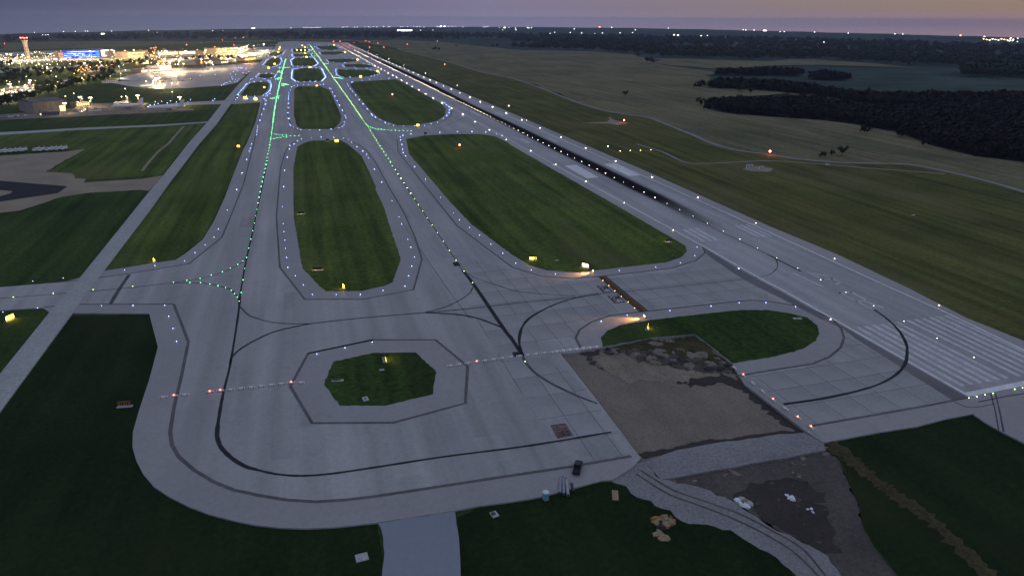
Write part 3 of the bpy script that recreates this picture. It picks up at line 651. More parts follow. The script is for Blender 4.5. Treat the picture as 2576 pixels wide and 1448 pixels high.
# tracks on the overrun beyond the threshold
for q in ([(2492, 990), (2502, 1030), (2512, 1085)], [(2503, 988), (2513, 1030), (2524, 1085)], [(2400, 1010), (2440, 1024), (2500, 1015)], [(2460, 1010), (2530, 996), (2600, 985)]):
    cl(q, 0.4, 'worn_black', ZP+0.06, 'tyre_mark')

# holding position in front of the runway: black band with yellow dashes
cl([(1513, 694), (1620, 783)], 3.6, 'maroon_paint', ZM, 'holding_line', False)
a, b = U((1513, 694), ZM+0.01), U((1620, 783), ZM+0.01); d = (b-a); L = d.length; d.normalize(); n_ = Vector((-d.y, d.x, 0))
for row in (-1.1, -0.45):
    k = 0.6
    while k < L-1:
        p = a+d*k+n_*row
        B().prism(ccw([tuple((p+n_*0.12)[:2]), tuple((p+d*0.9+n_*0.12)[:2]), tuple((p+d*0.9-n_*0.12)[:2]), tuple((p-n_*0.12)[:2])]), ZM+0.005, ZM+0.012).build('dash', 'yellow_paint', taxiway); k += 1.8
for row in (0.4, 1.1):
    strip_mesh([a+n_*row, b+n_*row], 0.22, 'holding_bar', 'yellow_paint', taxiway, ZM+0.012)

# lettering
def text_verts(s):
    cu = bpy.data.curves.new('lettering', 'FONT'); cu.body = s
    o = bpy.data.objects.new('lettering', cu); col.objects.link(o)
    dg = bpy.context.evaluated_depsgraph_get(); me = bpy.data.meshes.new_from_object(o.evaluated_get(dg))
    v = np.array([x.co[:] for x in me.vertices]); f = [tuple(p.vertices) for p in me.polygons]
    bpy.data.objects.remove(o); bpy.data.curves.remove(cu)
    v = v[:, :2]-v[:, :2].min(0); v /= v.max(0); return v, f
def text_on(s, o, ux, uy, z, mat, parent, name='lettering'):
    """write s with its lower left corner at o, reading along ux, letters standing along uy"""
    v, f = text_verts(s)
    return mesh_ob(name, [o+ux*x+uy*y+Vector((0, 0, z)) for x, y in v], f, mat, parent)
def quad_text(px, s, z, mat, tmat, inset=0.12):
    # px: far-bottom, far-top, near-top, near-bottom of the writing (it reads away from the far end)
    P = [U(p, z) for p in px]
    mesh_ob('painted_panel', P, [(0, 1, 2, 3)], mat, taxiway)
    o = P[0]*1; ux = P[3]-P[0]; uy = P[1]-P[0]
    text_on(s, o+ux*inset*0.5+uy*inset, ux*(1-inset), uy*(1-2*inset), 0.008, tmat, taxiway)
def Z5(*pts): return [((2300+x/5.027)/1.5907, (1060+y/5.027)/1.5907) for x, y in pts]
def Z6(*pts): return [((2100+x/4.023)/1.5907, (1640+y/4.023)/1.5907) for x, y in pts]
quad_text(Z5((430, 420), (620, 402), (762, 530), (575, 556)), '1L-19R', ZM+0.01, 'maroon_paint', 'white_paint')
quad_text(Z5((650, 620), (862, 598), (1010, 745), (800, 768)), '1L-19R', ZM+0.01, 'maroon_paint', 'white_paint')
quad_text(Z6((405, 240), (648, 205), (782, 410), (520, 455)), '1-19R', ZM+0.01, 'brown_paint', 'maroon_paint', 0.06)
for q in ([(1138, 660), (1153, 659), (1158, 668), (1142, 669)], [(1288, 885), (1304, 884), (1310, 896), (1292, 898)]):
    mesh_ob('painted_panel', [U(p, ZM+0.01) for p in q], [(0, 1, 2, 3)], 'black_paint', taxiway)

# ---------------------------------------------------------------- runway markings
ZR = ZP+0.085
def rw(name, px, mat='white_paint', z=ZR):
    o = mesh_ob(name, [U(p, z) for p in px], [tuple(range(len(px)))], mat, runway)
    for pl in o.data.polygons:
        if pl.normal.z < 0: pl.flip()
    return o
line('edge_line', RW_L, 0.95, 'white_paint', runway, ZR, False)
line('edge_line', RW_R, 0.95, 'white_paint', runway, ZR, False)
pf, pn = U((2151, 823), ZR), U((2417, 971), ZR)
pl_ = U((2386, 794.5), ZR)
tot = pl_.x-pf.x; unit = tot/24.0
for k in range(12):
    x0 = pf.x+unit*(2*k)+(unit if k >= 6 else 0)
    xk = (pn.x-pf.x)
    vs = [(x0, pf.y, ZR), (x0+unit, pf.y, ZR), (x0+unit+xk, pn.y, ZR), (x0+xk, pn.y, ZR)]
    mesh_ob('threshold_stripe', vs, [(3, 2, 1, 0)], 'worn_paint', runway)
rw('threshold_bar', [(2420, 988), (2437, 997), (2574, 970.5), (2850, 917), (2850, 902), (2574, 957)], 'white_paint', ZR+0.005)
for q in ([(1715, 862), (1742, 858), (1950, 979), (1922, 984)], [(1770, 855), (1800, 851), (2020, 974), (1992, 978)], [(1830, 848), (1858, 846), (2082, 968), (2052, 972)],
          [(2235, 822), (2262, 818), (2500, 934), (2472, 938)], [(2290, 816), (2316, 812), (2562, 932), (2534, 935)], [(2345, 811), (2370, 808), (2622, 927), (2594, 930)]):
    rw('touchdown_stripe', T(2, 1, *q), 'worn_paint')
rw('aiming_mark', T(2, 1, (525, 219), (645, 211), (875, 336), (752, 347)), 'white_paint')
rw('aiming_mark', T(2, 1, (925, 203), (1035, 195), (1295, 316), (1180, 324)), 'white_paint')
for q in ([(1306, 349), (1312, 348), (1334, 359), (1328, 361)], [(1376, 348), (1382, 347), (1406, 356), (1399, 358)], [(1180, 279), (1186, 278), (1210, 291), (1203, 292)], [(1240, 282), (1246, 281), (1268, 291), (1262, 292)]):
    rw('touchdown_stripe', q, 'worn_paint')
def Z4(*pts): return [((3100+x/5.027)/1.5907, (1040+y/5.027)/1.5907) for x, y in pts]
for nm, strokes in (('runway_letter', [((1300, 655), (1955, 985)), ((1300, 660), (1530, 640)), ((1525, 640), (1850, 810)), ((1870, 815), (1650, 825)), ((1830, 840), (2170, 960))]),
                    ('runway_number', [((380, 265), (960, 535))]),
                    ('runway_number', [((640, 238), (960, 385)), ((930, 385), (1150, 372)), ((1140, 370), (1300, 440)), ((1225, 490), (1310, 455)), ((760, 255), (1060, 330))])):
    b = B()
    for p, q in strokes:
        p, q = [U(x, ZR+0.003) for x in Z4(p, q)]
        d = (q-p).normalized(); n_ = Vector((-d.y, d.x, 0))*0.55
        b.add([p+n_-d*0.3, p-n_-d*0.3, q-n_+d*0.3, q+n_+d*0.3], [(0, 1, 2, 3)])
    o = b.build(nm, 'worn_paint', runway)
    for pl in o.data.polygons:
        if pl.normal.z < 0: pl.flip()

# tyre rubber along the touchdown zone: a stain with ragged, fading edges
m, nt, out = nodes('rubber_stain')
bs = princ(nt, out, 0.9, 0.05); bs.inputs['Base Color'].default_value = (0.006, 0.006, 0.008, 1)
tr = nt.nodes.new('ShaderNodeBsdfTransparent'); ms = nt.nodes.new('ShaderNodeMixShader')
uvn = nt.nodes.new('ShaderNodeUVMap'); sp = nt.nodes.new('ShaderNodeSeparateXYZ'); nt.links.new(uvn.outputs[0], sp.inputs[0])
ac = ramp(nt, sp.outputs[0], [(0.0, (0, 0, 0)), (0.16, (0.45, 0.45, 0.45)), (0.28, (1, 1, 1)), (0.70, (1, 1, 1)), (0.84, (0.45, 0.45, 0.45)), (1.0, (0, 0, 0))])
al = ramp(nt, sp.outputs[1], [(0.0, (0, 0, 0)), (0.015, (0.25, 0.25, 0.25)), (0.035, (0.7, 0.7, 0.7)), (0.055, (1, 1, 1)), (0.4, (1, 1, 1)), (0.7, (0.7, 0.7, 0.7)), (1.0, (0.2, 0.2, 0.2))])
nz = ramp(nt, noise(nt, 1.0, 5, 0.7, (1.3, 0.05, 1)), [(0.25, (0.8, 0.8, 0.8)), (0.5, (1.2, 1.2, 1.2))])
fac = mix(nt, mix(nt, ac, al, 1.0, 'MULTIPLY'), nz, 1.0, 'MULTIPLY')
nt.links.new(fac, ms.inputs[0]); nt.links.new(tr.outputs[0], ms.inputs[1]); nt.links.new(bs.outputs[0], ms.inputs[2]); nt.links.new(ms.outputs[0], out.inputs[0])
MAT['rubber_stain'] = m
RUB = [(1820, 582), (1742, 542), (1677, 508), (1592, 467), (1502, 422), (1397, 371), (1287, 316), (1169, 260), (1069, 207), (969, 160), (905, 129)]
pts = smooth_line([U(p, ZR+0.01) for p in RUB], 4)
o = strip_mesh(pts, 15.5, 'rubber_mark', 'rubber_stain', runway, 0)
uv = o.data.uv_layers.new(name='UVMap')
acc = [0.0]
for p, q in zip(pts, pts[1:]): acc.append(acc[-1]+(q-p).length)
for pl in o.data.polygons:
    for li in pl.loop_indices:
        vi = o.data.loops[li].vertex_index
        uv.data[li].uv = (vi % 2, acc[vi//2]/acc[-1])

# ---------------------------------------------------------------- airfield lights
emit('green_glow', (0.15, 1.0, 0.30), 50)
emit('lime_glow', (0.50, 1.0, 0.24), 30)
emit('blue_glow', (0.22, 0.36, 1.0), 50)
emit('white_glow', (1.0, 0.80, 0.58), 60)
emit('amber_glow', (1.0, 0.50, 0.10), 40)
emit('red_glow', (1.0, 0.10, 0.05), 30)
def fixture(kind, glow):
    b = B()
    if kind == 'inset':       # flush centre-line light: steel ring with a low glowing prism
        b.lathe([(0.36, 0), (0.36, 0.05), (0.28, 0.08)], 8)
        b.lathe([(0.22, 0.08), (0.2, 0.2), (0.1, 0.28)], 8, mi=1)
    elif kind == 'flush':     # smaller runway centre-line light
        b.lathe([(0.28, 0), (0.28, 0.04), (0.2, 0.06)], 8)
        b.lathe([(0.2, 0.06), (0.18, 0.17), (0.08, 0.24)], 8, mi=1)
    elif kind == 'edge':      # stake-mounted edge light: base plate, stem, lens dome
        b.lathe([(0.25, 0), (0.25, 0.05), (0.06, 0.07), (0.06, 0.3)], 6)
        b.lathe([(0.12, 0.3), (0.18, 0.40), (0.16, 0.56), (0.06, 0.64)], 8, mi=1)
    elif kind == 'runway':
        b.lathe([(0.3, 0), (0.3, 0.05), (0.07, 0.07), (0.07, 0.35)], 6)
        b.lathe([(0.16, 0.35), (0.26, 0.48), (0.24, 0.74), (0.1, 0.84)], 8, mi=1)
    elif kind == 'beacon':    # obstruction light on a short mast
        b.lathe([(0.4, 0), (0.4, 0.1), (0.09, 0.12), (0.09, 3.2)], 6)
        b.lathe([(0.35, 3.2), (0.9, 3.5), (0.9, 4.4), (0.4, 4.9)], 8, mi=1)
    me = bpy.data.meshes.new(kind); me.from_pydata(b.v, [], b.f)
    me.materials.append(MAT['grey_metal']); me.materials.append(MAT[glow])
    me.polygons.foreach_set('material_index', b.m); me.update(); return me
LM = {}
GLOW = {'green_glow': (0.15, 1.0, 0.32), 'lime_glow': (0.50, 1.0, 0.24), 'blue_glow': (0.30, 0.42, 1.0), 'white_glow': (1.0, 0.82, 0.62), 'amber_glow': (1.0, 0.50, 0.10), 'red_glow': (1.0, 0.10, 0.05)}
for g_, c_ in GLOW.items():
    emit(g_+'_low', c_, 17); emit(g_+'_mid', c_, 40)
def lights(name, places, kind, glow, label, group, cat='light', z=ZM, cap=300):
    """lamp size and glow are raised in steps with distance from the camera"""
    places = sorted(places, key=lambda p: p.x*p.x+p.y*p.y)
    def mesh_for(p):
        d = math.hypot(p.x, p.y)
        g_, k_ = (glow+'_low', 0.52) if d < 430 else ((glow+'_mid', 0.68) if d < 800 else (glow, 1.0))
        if kind == 'beacon': g_, k_ = glow+'_mid', 0.8
        if (kind, g_) not in LM: LM[(kind, g_)] = fixture(kind, g_)
        return LM[(kind, g_)], k_, g_
    for p in places[:cap]:
        me, k_, _ = mesh_for(p)
        o = bpy.data.objects.new(name, me); col.objects.link(o)
        o.location = (p.x, p.y, z); o.rotation_euler = (0, 0, random.uniform(0, 6.28)); j = k_*random.uniform(0.85, 1.12); o.scale = (j, j, j)
        tag(o, label, cat, group)
    rest = places[cap:]
    if rest:
        me, _, g_ = mesh_for(rest[0])
        vs = np.array([v.co[:] for v in me.vertices]); fs = [tuple(p.vertices) for p in me.polygons]; mi = [p.material_index for p in me.polygons]
        V = []; F = []; Mi = []
        for p in rest:
            k = len(V); V += [(x+p.x, y+p.y, zz+z) for x, y, zz in vs]; F += [tuple(i+k for i in f) for f in fs]; Mi += mi
        o = mesh_ob('distant_'+name+'s', V, F, ['grey_metal', g_], None, Mi)
        tag(o, 'far-off '+label, cat, None, 'stuff')
def walk(px, step, start=0.0, z=ZM, world=False):
    pts = px if world else [U(p, z) for p in px]
    out = []; need = start
    for a, b in zip(pts, pts[1:]):
        L = (b-a).length; t = need
        while t < L:
            out.append(a+(b-a)*(t/L)); t += step
        need = t-L
    return out

GL1 = [(606, 740), (618, 660), (640, 560), (657, 470), (672, 400), (682, 340), (690, 280), (700, 225), (709, 185), (718, 150)]
GL2 = [(1190, 713), (1147, 655), (1110, 600), (1060, 527), (1015, 460), (970, 390), (925, 320), (886, 263), (850, 212), (815, 163), (780, 115)]
g1 = walk(GL1, 15.24, 2)
fans = []
fans += walk([(620, 647), (605, 662), (562, 683), (504, 700), (455, 707), (430, 711)], 5.2)
fans += walk([(602, 757), (595, 744), (582, 730), (567, 723), (535, 715), (500, 711), (455, 710)], 4.6)
def Z3(*pts): return [(643.75+x/7.995, 81.7+y/7.995) for x, y in pts]
fans += [U(p, ZM) for p in T(1, 0, (160, 1340), (185, 1345), (210, 1352), (235, 1358), (265, 1362), (305, 1362), (345, 1365), (390, 1366), (430, 1366), (150, 1400), (180, 1395), (210, 1390), (245, 1385), (280, 1378), (310, 1380), (230, 970), (205, 980), (185, 988), (165, 990), (147, 990), (225, 990), (200, 994))]
fans += [U(p, ZM) for p in T(1, 0, (1110, 1255), (1130, 1272), (1150, 1280), (1172, 1287), (1200, 1295), (1230, 1302), (1260, 1305), (1290, 1308), (1325, 1310), (1360, 1312), (1400, 1315), (1440, 1316), (1480, 1317), (1520, 1316), (1560, 1316))]
fans += [U(p, ZM) for p in Z3(*[(1560+i*22, 915+i*2) for i in range(9)], *[(520+i*22, 1040+i*2) for i in range(7)], *[(520+i*20, 1075-i*4) for i in range(6)], *[(385+i*22, 940-i*5) for i in range(6)], *[(440+i*20, 945-i*2) for i in range(5)], *[(430+i*20, 795-i*4) for i in range(6)], *[(430+i*20, 805) for i in range(6)], *[(455+i*24, 712) for i in range(10)], *[(1140+i*18, 495-i*3) for i in range(6)], *[(1100+i*16, 420) for i in range(6)], *[(1085+i*14, 358) for i in range(5)], *[(1350+i*20, 632) for i in range(6)], *[(1030+i*14, 258) for i in range(8)])]
fans += walk(Z3((70, 500), (150, 425), (245, 340)), 14)
lights('centre_line_light', g1+fans, 'inset', 'green_glow', 'green inset light on the taxiway that runs past the octagonal grass island', 'green taxiway centre-line lights')
lights('taxiway_guide_light', walk(GL2, 15.24, 1), 'inset', 'lime_glow', 'lime green inset light on the straight taxiway nearer the runway', 'lime green taxiway centre-line lights')
lights('taxiway_guide_light', [U(p, ZM) for p in T(0, 2, (133, 92), (536, 55), (937, 17))+T(0, 1, (1335, 1430))+T(2, 2, (132, 738))], 'inset', 'lime_glow', 'dim pale green inset light on the side taxiway crossing the service road', 'pale green lights on the side taxiway')

blue = []
def bl(c, r, *p): blue.extend(U(q, ZM) for q in T(c, r, *p))
bl(0, 1, (330, 1383), (637, 1352), (1253, 1273), (1558, 1226), (1856, 1180), (1962, 1095), (2063, 1016), (2152, 941), (2196, 857), (2286, 671), (2381, 463), (2435, 297), (2481, 160), (2508, 75), (2518, 47), (2530, 3))
bl(1, 1, (340, 20), (336, 55), (315, 137), (288, 271), (278, 433), (266, 632), (273, 806), (280, 885), (290, 969), (298, 1053), (308, 1146), (320, 1245), (397, 1330), (478, 1420), (382, 5), (1016, 32), (1074, 77), (1113, 110), (1131, 144), (1191, 257), (1264, 387), (1367, 574), (1438, 737), (1466, 807), (1527, 961), (1557, 1042), (1595, 1141), (1566, 1231), (1534, 1329), (1497, 1433), (1466, 10), (1473, 57), (1480, 91), (1506, 122), (1597, 231), (1703, 358), (1856, 541), (1985, 698), (2045, 766), (2146, 844), (2249, 921), (2361, 1008), (2482, 1102))
bl(2, 1, (38, 1202), (195, 1270), (437, 1309), (700, 1308), (1078, 1276), (1444, 1242), (1694, 1197), (1838, 1127), (1860, 1041))
bl(0, 2, (30, 246), (377, 205), (1021, 181), (1338, 179), (1657, 177), (1697, 289), (1740, 410), (1776, 540))
bl(1, 2, (567, 69), (808, 69), (1051, 69), (1278, 28), (613, 665), (895, 605), (1170, 547))
bl(2, 2, (1158, 277), (897, 340), (1588, 230), (2000, 185), (2283, 152), (2553, 150)); bl(3, 2, (277, 192))
bl(1, 0, (920, 850), (930, 868), (950, 900), (970, 925), (1001, 962), (1038, 1007), (1076, 1051), (1118, 1102), (1158, 1150), (1170, 1165), (1201, 1183), (1250, 1210), (1299, 1238), (1335, 1255), (1385, 1267), (1481, 1272), (1597, 1270), (1694, 1266), (1761, 1250), (1824, 1235), (1880, 1198), (1918, 1167), (1942, 1139), (1945, 1110), (1940, 1083), (1915, 1060), (1895, 1040), (1873, 1036), (965, 830), (1066, 817), (1143, 803), (1262, 794), (1337, 793), (1409, 775),
   (345, 910), (333, 940), (331, 965), (328, 985), (327, 1005), (327, 1045), (324, 1088), (320, 1140), (329, 1198), (342, 1255), (350, 1268), (379, 1283), (415, 1298), (447, 1310), (541, 1310), (640, 1312), (756, 1302), (833, 1290), (868, 1275), (884, 1255), (886, 1230), (903, 1190), (895, 1165), (870, 1115), (840, 1062), (817, 1018), (793, 972), (769, 933), (755, 900), (738, 890), (710, 870), (680, 855), (358, 880), (385, 870), (415, 862),
   (1557, 1350), (1452, 1385), (1455, 1410), (1480, 1365), (1847, 1335), (2026, 1328), (2170, 1328), (2308, 1333), (2418, 1350), (2475, 1368), (417, 1423), (458, 1402), (560, 1390), (655, 1383), (784, 1385), (879, 1392), (931, 1410), (962, 1435),
   (125, 815), (150, 820), (157, 860), (155, 880), (150, 917), (140, 945), (115, 965), (93, 972), (85, 1000), (100, 1015), (93, 1052), (78, 1100), (57, 1156), (38, 1215), (15, 1268), (12, 1285), (10, 1305), (8, 1325), (5, 1360), (475, 855), (528, 857), (590, 828), (645, 855))
bl(0, 0, (1490, 1080), (1510, 1065), (1553, 1055), (1560, 1028), (1592, 1045), (1626, 1024), (1683, 1040), (1715, 1022), (1773, 1032), (1890, 1028), (1916, 1010), (2140, 1015), (2158, 1000), (2385, 988), (2372, 1002), (2463, 985), (2490, 998), (2565, 1005), (2230, 865), (2245, 855), (2262, 845), (2278, 835), (2313, 825), (2358, 823), (2385, 820), (2330, 780), (2336, 800), (2372, 802), (2400, 802), (2320, 750), (2370, 755), (2440, 735), (2475, 745), (2165, 758), (2010, 765), (2395, 680), (2410, 683), (2425, 688), (2440, 690), (2345, 722), (2360, 712), (2375, 710), (2390, 712), (2500, 728), (2478, 690), (2530, 690), (2485, 655), (2565, 652), (2520, 800), (2535, 797))
def loop(px, step, grow=4.0):
    """edge lights round a far island, set off from the grass"""
    P = ccw([(U(p, ZM).x, U(p, ZM).y) for p in px]); cx = sum(p[0] for p in P)/len(P); cy = sum(p[1] for p in P)/len(P)
    Q = []
    for i, p in enumerate(P):
        a, b = P[i-1], P[(i+1) % len(P)]
        t = Vector((b[0]-a[0], b[1]-a[1])).normalized(); Q.append(Vector((p[0]+t.y*grow, p[1]-t.x*grow, ZM)))
    return walk(Q+Q[:1], step, 3, world=True)
for p, s in ((I7, 10), (I8, 13), (I9, 26), (I10, 26), (I11, 22), (I12, 26), (I13, 40), (I14, 40), (IB, 36), (GA, 17), (GB, 20), (GC, 20), (GD, 26)):
    blue += loop(p, s)
blue += [U(p, ZM) for p in Z3(*[(30+i*52, 265-(i % 3)*4) for i in range(10)], *[(860+i*60, 258) for i in range(12)])]
lights('taxiway_edge_light', blue, 'edge', 'blue_glow', 'small blue light on a stake along a taxiway edge', 'blue taxiway edge lights')

# runway edge lights every 61 m, centre-line lights every 15 m
left = [U(q, ZM) for q in T(2, 1, (190, 73), (438, 211), (743, 380), (1127, 595), (1620, 870), (2279, 1255))+T(3, 2, (628, 320))]
rl = [U(p, ZM) for p in RW_L]; rr = [U(p, ZM) for p in RW_R]
def xat(poly, y):
    P = sorted(poly, key=lambda p: p.y)
    return float(np.interp(y, [p.y for p in P], [p.x for p in P]))
ys = [p.y for p in left]; y0 = max(ys); yend = U((853, 113), ZM).y
far_l, far_r, amb, right = [], [], [], []
y = y0+60.96
while y < yend:
    (amb if y > yend-560 else far_l).append(Vector((xat(rl, y)-3, y, 0))); y += 60.96
for yy in sorted(ys)+[v.y for v in far_l]:
    right.append(Vector((xat(rr, yy)+3, yy, 0)))
amb += [Vector((xat(rr, v.y)+3, v.y, 0)) for v in amb]
lights('runway_edge_light', left+far_l, 'runway', 'white_glow', 'warm white light on the taxiway side edge of the runway', 'runway edge lights, taxiway side', z=ZP+0.06)
lights('runway_edge_light', right, 'runway', 'white_glow', 'warm white light on the pasture side edge of the runway', 'runway edge lights, pasture side', z=ZP+0.06)
lights('runway_edge_light', amb, 'runway', 'amber_glow', 'amber light on the edge of the runway at its far end', 'amber runway edge lights', z=ZP+0.06)
cen = []; y = U((2516, 888), ZM).y
while y < yend-10:
    xc = (xat(rl, y)+xat(rr, y))/2
    cen.append(Vector((xc+0.9, y, 0))); y += 15.24
lights('runway_centre_light', [c for c in cen if c.y < yend-500], 'flush', 'white_glow', 'warm white inset light in the middle of the runway', 'runway centre-line lights', z=ZP+0.09)
lights('runway_centre_light', [c for c in cen if c.y >= yend-500], 'inset', 'red_glow', 'red inset light in the middle of the runway near its far end', 'red runway centre-line lights', z=ZP+0.09)
lights('runway_end_light', [U(p, ZM) for p in Z3(*[(1595+i*12, 243) for i in range(6)], *[(1735+i*14, 250) for i in range(3)], *[(1790+i*14, 238) for i in range(6)])], 'runway', 'red_glow', 'red light across the far end of the runway', 'red runway end lights')
lights('threshold_light', [U(p, ZM) for p in T(3, 2, (2020, 1105), (2101, 1090), (2181, 1074), (2262, 1058), (2480, 1018), (2560, 1003))], 'inset', 'lime_glow', 'yellow-green inset light along the white runway threshold bar', 'threshold lights')
lights('holding_light', [U(p, ZM) for p in Z5((560, 315), (680, 415), (802, 520), (932, 633), (1068, 745), (1200, 868))], 'inset', 'amber_glow', 'amber inset light in the row before the runway holding line', 'amber holding position lights')
lights('slope_indicator_light', [U(p, 0) for p in T(2, 1, (1088, 76), (1190, 72), (1292, 68), (1395, 65))], 'runway', 'amber_glow', 'orange glide-slope light in a row of four on the grass', 'glide-slope lights beside the runway', z=0.02)
lights('distance_light', [U(p, 0) for p in T(2, 1, (963, 30))+T(1, 0, (1125, 518), (1215, 553), (1333, 598), (1487, 660), (1705, 742), (2024, 864))+T(1, 0, (2543, 1070))+T(2, 0, (145, 1215))], 'runway', 'white_glow', 'warm white light standing on the grass strip beyond the runway edge', 'white lights on the pasture side grass', z=0.02)
lights('obstruction_light', [U(p, 0) for p in T(1, 0, (1372, 975))+T(1, 1, (2048, 48))], 'beacon', 'red_glow', 'red light on a short mast inside a grass island', 'red beacons in the grass islands', z=ZP+0.06)
lights('obstruction_light', [U(p, 0) for p in T(1, 0, (1897, 662), (1825, 424), (1537, 384), (1522, 456), (1288, 485), (1143, 487), (1227, 443), (1105, 423), (1140, 431), (985, 434), (845, 425), (780, 428))], 'beacon', 'red_glow', 'red light on a short mast far out on the grass past the runway', 'red beacons beyond the runway', z=0.02)
lights('obstruction_light', [U(p, 0) for p in T(2, 0, (1125, 1240))], 'beacon', 'red_glow', 'red beacon on a mast standing on the star-shaped gravel patch', None, z=0.02)
lights('obstruction_light', [U(p, 0) for p in T(3, 1, (15, 118))], 'beacon', 'red_glow', 'red beacon on a mast beside the forked dirt track', None, z=0.02)

# ---------------------------------------------------------------- airfield signs
emit('sign_yellow', (1.0, 0.66, 0.04), 16)
emit('sign_orange', (1.0, 0.42, 0.05), 9)
emit('sign_red', (1.0, 0.10, 0.03), 5)
emit('sign_white', (1.0, 0.72, 0.45), 9)
def sign(px, face_deg, label, w=3.0, h=1.1, glow='sign_yellow', z=0.0, legend='bars', group=None, ink='black_rubber'):
    """lit on the side that face_deg (from +X, counter-clockwise) points to; dark on the back"""
    p = U(px, z)
    t = thing('guidance_sign', label, 'sign', (p.x, p.y, z), R(face_deg)-math.pi/2, group)
    B().box((0, 0, 0.06), (w+0.6, 1.3, 0.12)).build('base_pad', 'pad_concrete', t)
    B().box((0, 0, 0.45+h/2), (w, 0.26, h)).box((0, 0, 0.45+h+0.03), (w+0.1, 0.32, 0.06)).build('housing', 'dark_metal', t)
    for s in (-1, 1):
        B().tube((s*w*0.36, 0, 0.1), (s*w*0.36, 0, 0.5), 0.07).build('leg', 'grey_metal', t)
    f = B().box((0, 0.145, 0.45+h/2), (w-0.2, 0.03, h-0.16)).build('lit_face', glow, t)
    b = B()
    if legend == 'bars':
        for i, (x, ww) in enumerate(((-0.28, 0.10), (-0.12, 0.07), (0.10, 0.10), (0.24, 0.07))):
            b.box((x*w, 0.17, 0.45+h/2), (ww*w, 0.02, h*0.45), 0)
    else:
        b.box((-0.3*w, 0.17, 0.45+h/2), (0.3*w, 0.02, h-0.18), 0)
    b.build('legend', ink, f)
    return t
ZI = ZP+0.06
sign((389, 658), 205, 'yellow lit sign in the grass corner where the side taxiway turns', z=0.02, w=2.4)
sign((600, 371), 250, 'orange lit sign in the long grass strip beside the service road', glow='sign_orange', z=0.02, w=2.6, h=1.5)
sign((757, 539), 90, 'black-backed lit sign halfway along the long grass island', z=ZI, w=3.6)
sign((799, 680), 80, 'wide black-backed lit sign near the corner of the long grass island', z=ZI, w=4.2)
sign((865, 725), 195, 'yellow lit sign at the pointed end of the long grass island', z=ZI, w=2.0, h=1.4)
sign((1681, 609), 100, 'black-backed lit sign in the tip of the large grass island by the runway', z=ZI, w=3.2)
sign((1340, 654), 255, 'half black half yellow lit sign at the corner of the large grass island', z=ZI, w=3.2, legend='half')
sign((1472, 673), 215, 'red and white lit mandatory sign on the large grass island', glow='sign_white', z=ZI, w=3.4, h=1.5, ink='sign_red')
sign((1628, 826), 330, 'yellow lit sign in the grass island beside the excavation', z=ZI, w=2.4, h=1.3)
sign((26, 805), 330, 'glowing yellow sign in the grass between side taxiway and service road', z=0.02, w=3.4, h=1.6)
t = sign((314, 1022), 262, 'dim orange lettered sign in the dark grass inside the taxiway bend', z=0.02, w=3.6, h=1.3, glow='orange_paint')
sign((967, 905), 0, 'yellow lit sign in the octagonal grass island', z=ZI, w=3.4, h=1.5)
for px, f, g, lab in (((797, 218), 250, 'sign_orange', 'orange lit sign between the two short grass islands'), ((847, 358), 250, 'sign_yellow', 'yellow lit sign at the rounded far end of the long grass island'), ((824, 356), 80, 'sign_yellow', 'low dark sign beside the yellow one at the far end of the long island'),
                      ((665, 222), 250, 'sign_orange', 'orange lit sign in the grass beside the service road and green-lit taxiway'), ((1051, 318), 250, 'sign_orange', 'orange lit sign at the bottom edge of the oval grass island by the runway'), ((1070, 339), 80, 'sign_orange', 'orange lit sign at the top edge of the large grass island')):
    sign(px, f, lab, glow=g, z=ZI, h=1.8, w=3)
for px in ((780, 171), (950, 181), (899, 152), (868, 133), (907, 195), (676, 173), (691, 163), (692, 147), (704, 121), (702, 125), (700, 133), (747, 128), (757, 128), (767, 128), (767, 135), (771, 145), (767, 120), (760, 116), (840, 115), (643, 252), (617, 249)):
    sign(px, 252, 'distant yellow lit sign among the blue taxiway lights', glow='sign_yellow', z=ZI, w=4, h=2.2, group='far yellow signs')

# runway guard lights: amber lamp boxes that throw a streak of light over the shoulder
def guard(px, aim, label):
    p = U(px, ZI)
    t = thing('guard_light', label, 'light', (p.x, p.y, ZI), R(aim))
    B().box((0, 0, 0.05), (0.7, 0.9, 0.1)).tube((0, 0, 0.1), (0, 0, 0.6), 0.06).build('stand', 'grey_metal', t)
    B().box((0, 0, 0.85), (0.35, 1.1, 0.5)).build('housing', 'yellow_paint', t)
    for s in (-1, 1):
        B().lathe([(0.21, 0), (0.2, 0.08), (0.05, 0.12)], 10, (0.18, s*0.27, 0.85), axis='X').build('lens', 'amber_glow_mid', t)
    ld = bpy.data.lights.new('guard_lamp', 'SPOT'); ld.energy = 26000; ld.color = (1, 0.42, 0.08); ld.spot_size = R(46); ld.spot_blend = 0.6; ld.shadow_soft_size = 0.1
    lo = bpy.data.objects.new('lamp', ld); link(lo, t); lo.location = (0.3, 0, 1.0)
    lo.rotation_euler = Vector((-1, 0, 0.17)).to_track_quat('Z', 'Y').to_euler()
guard((1492, 685), 185, 'amber runway guard light on the shoulder of the large grass island')
guard((1621, 799), 178, 'amber runway guard light on the shoulder of the grass island by the excavation')

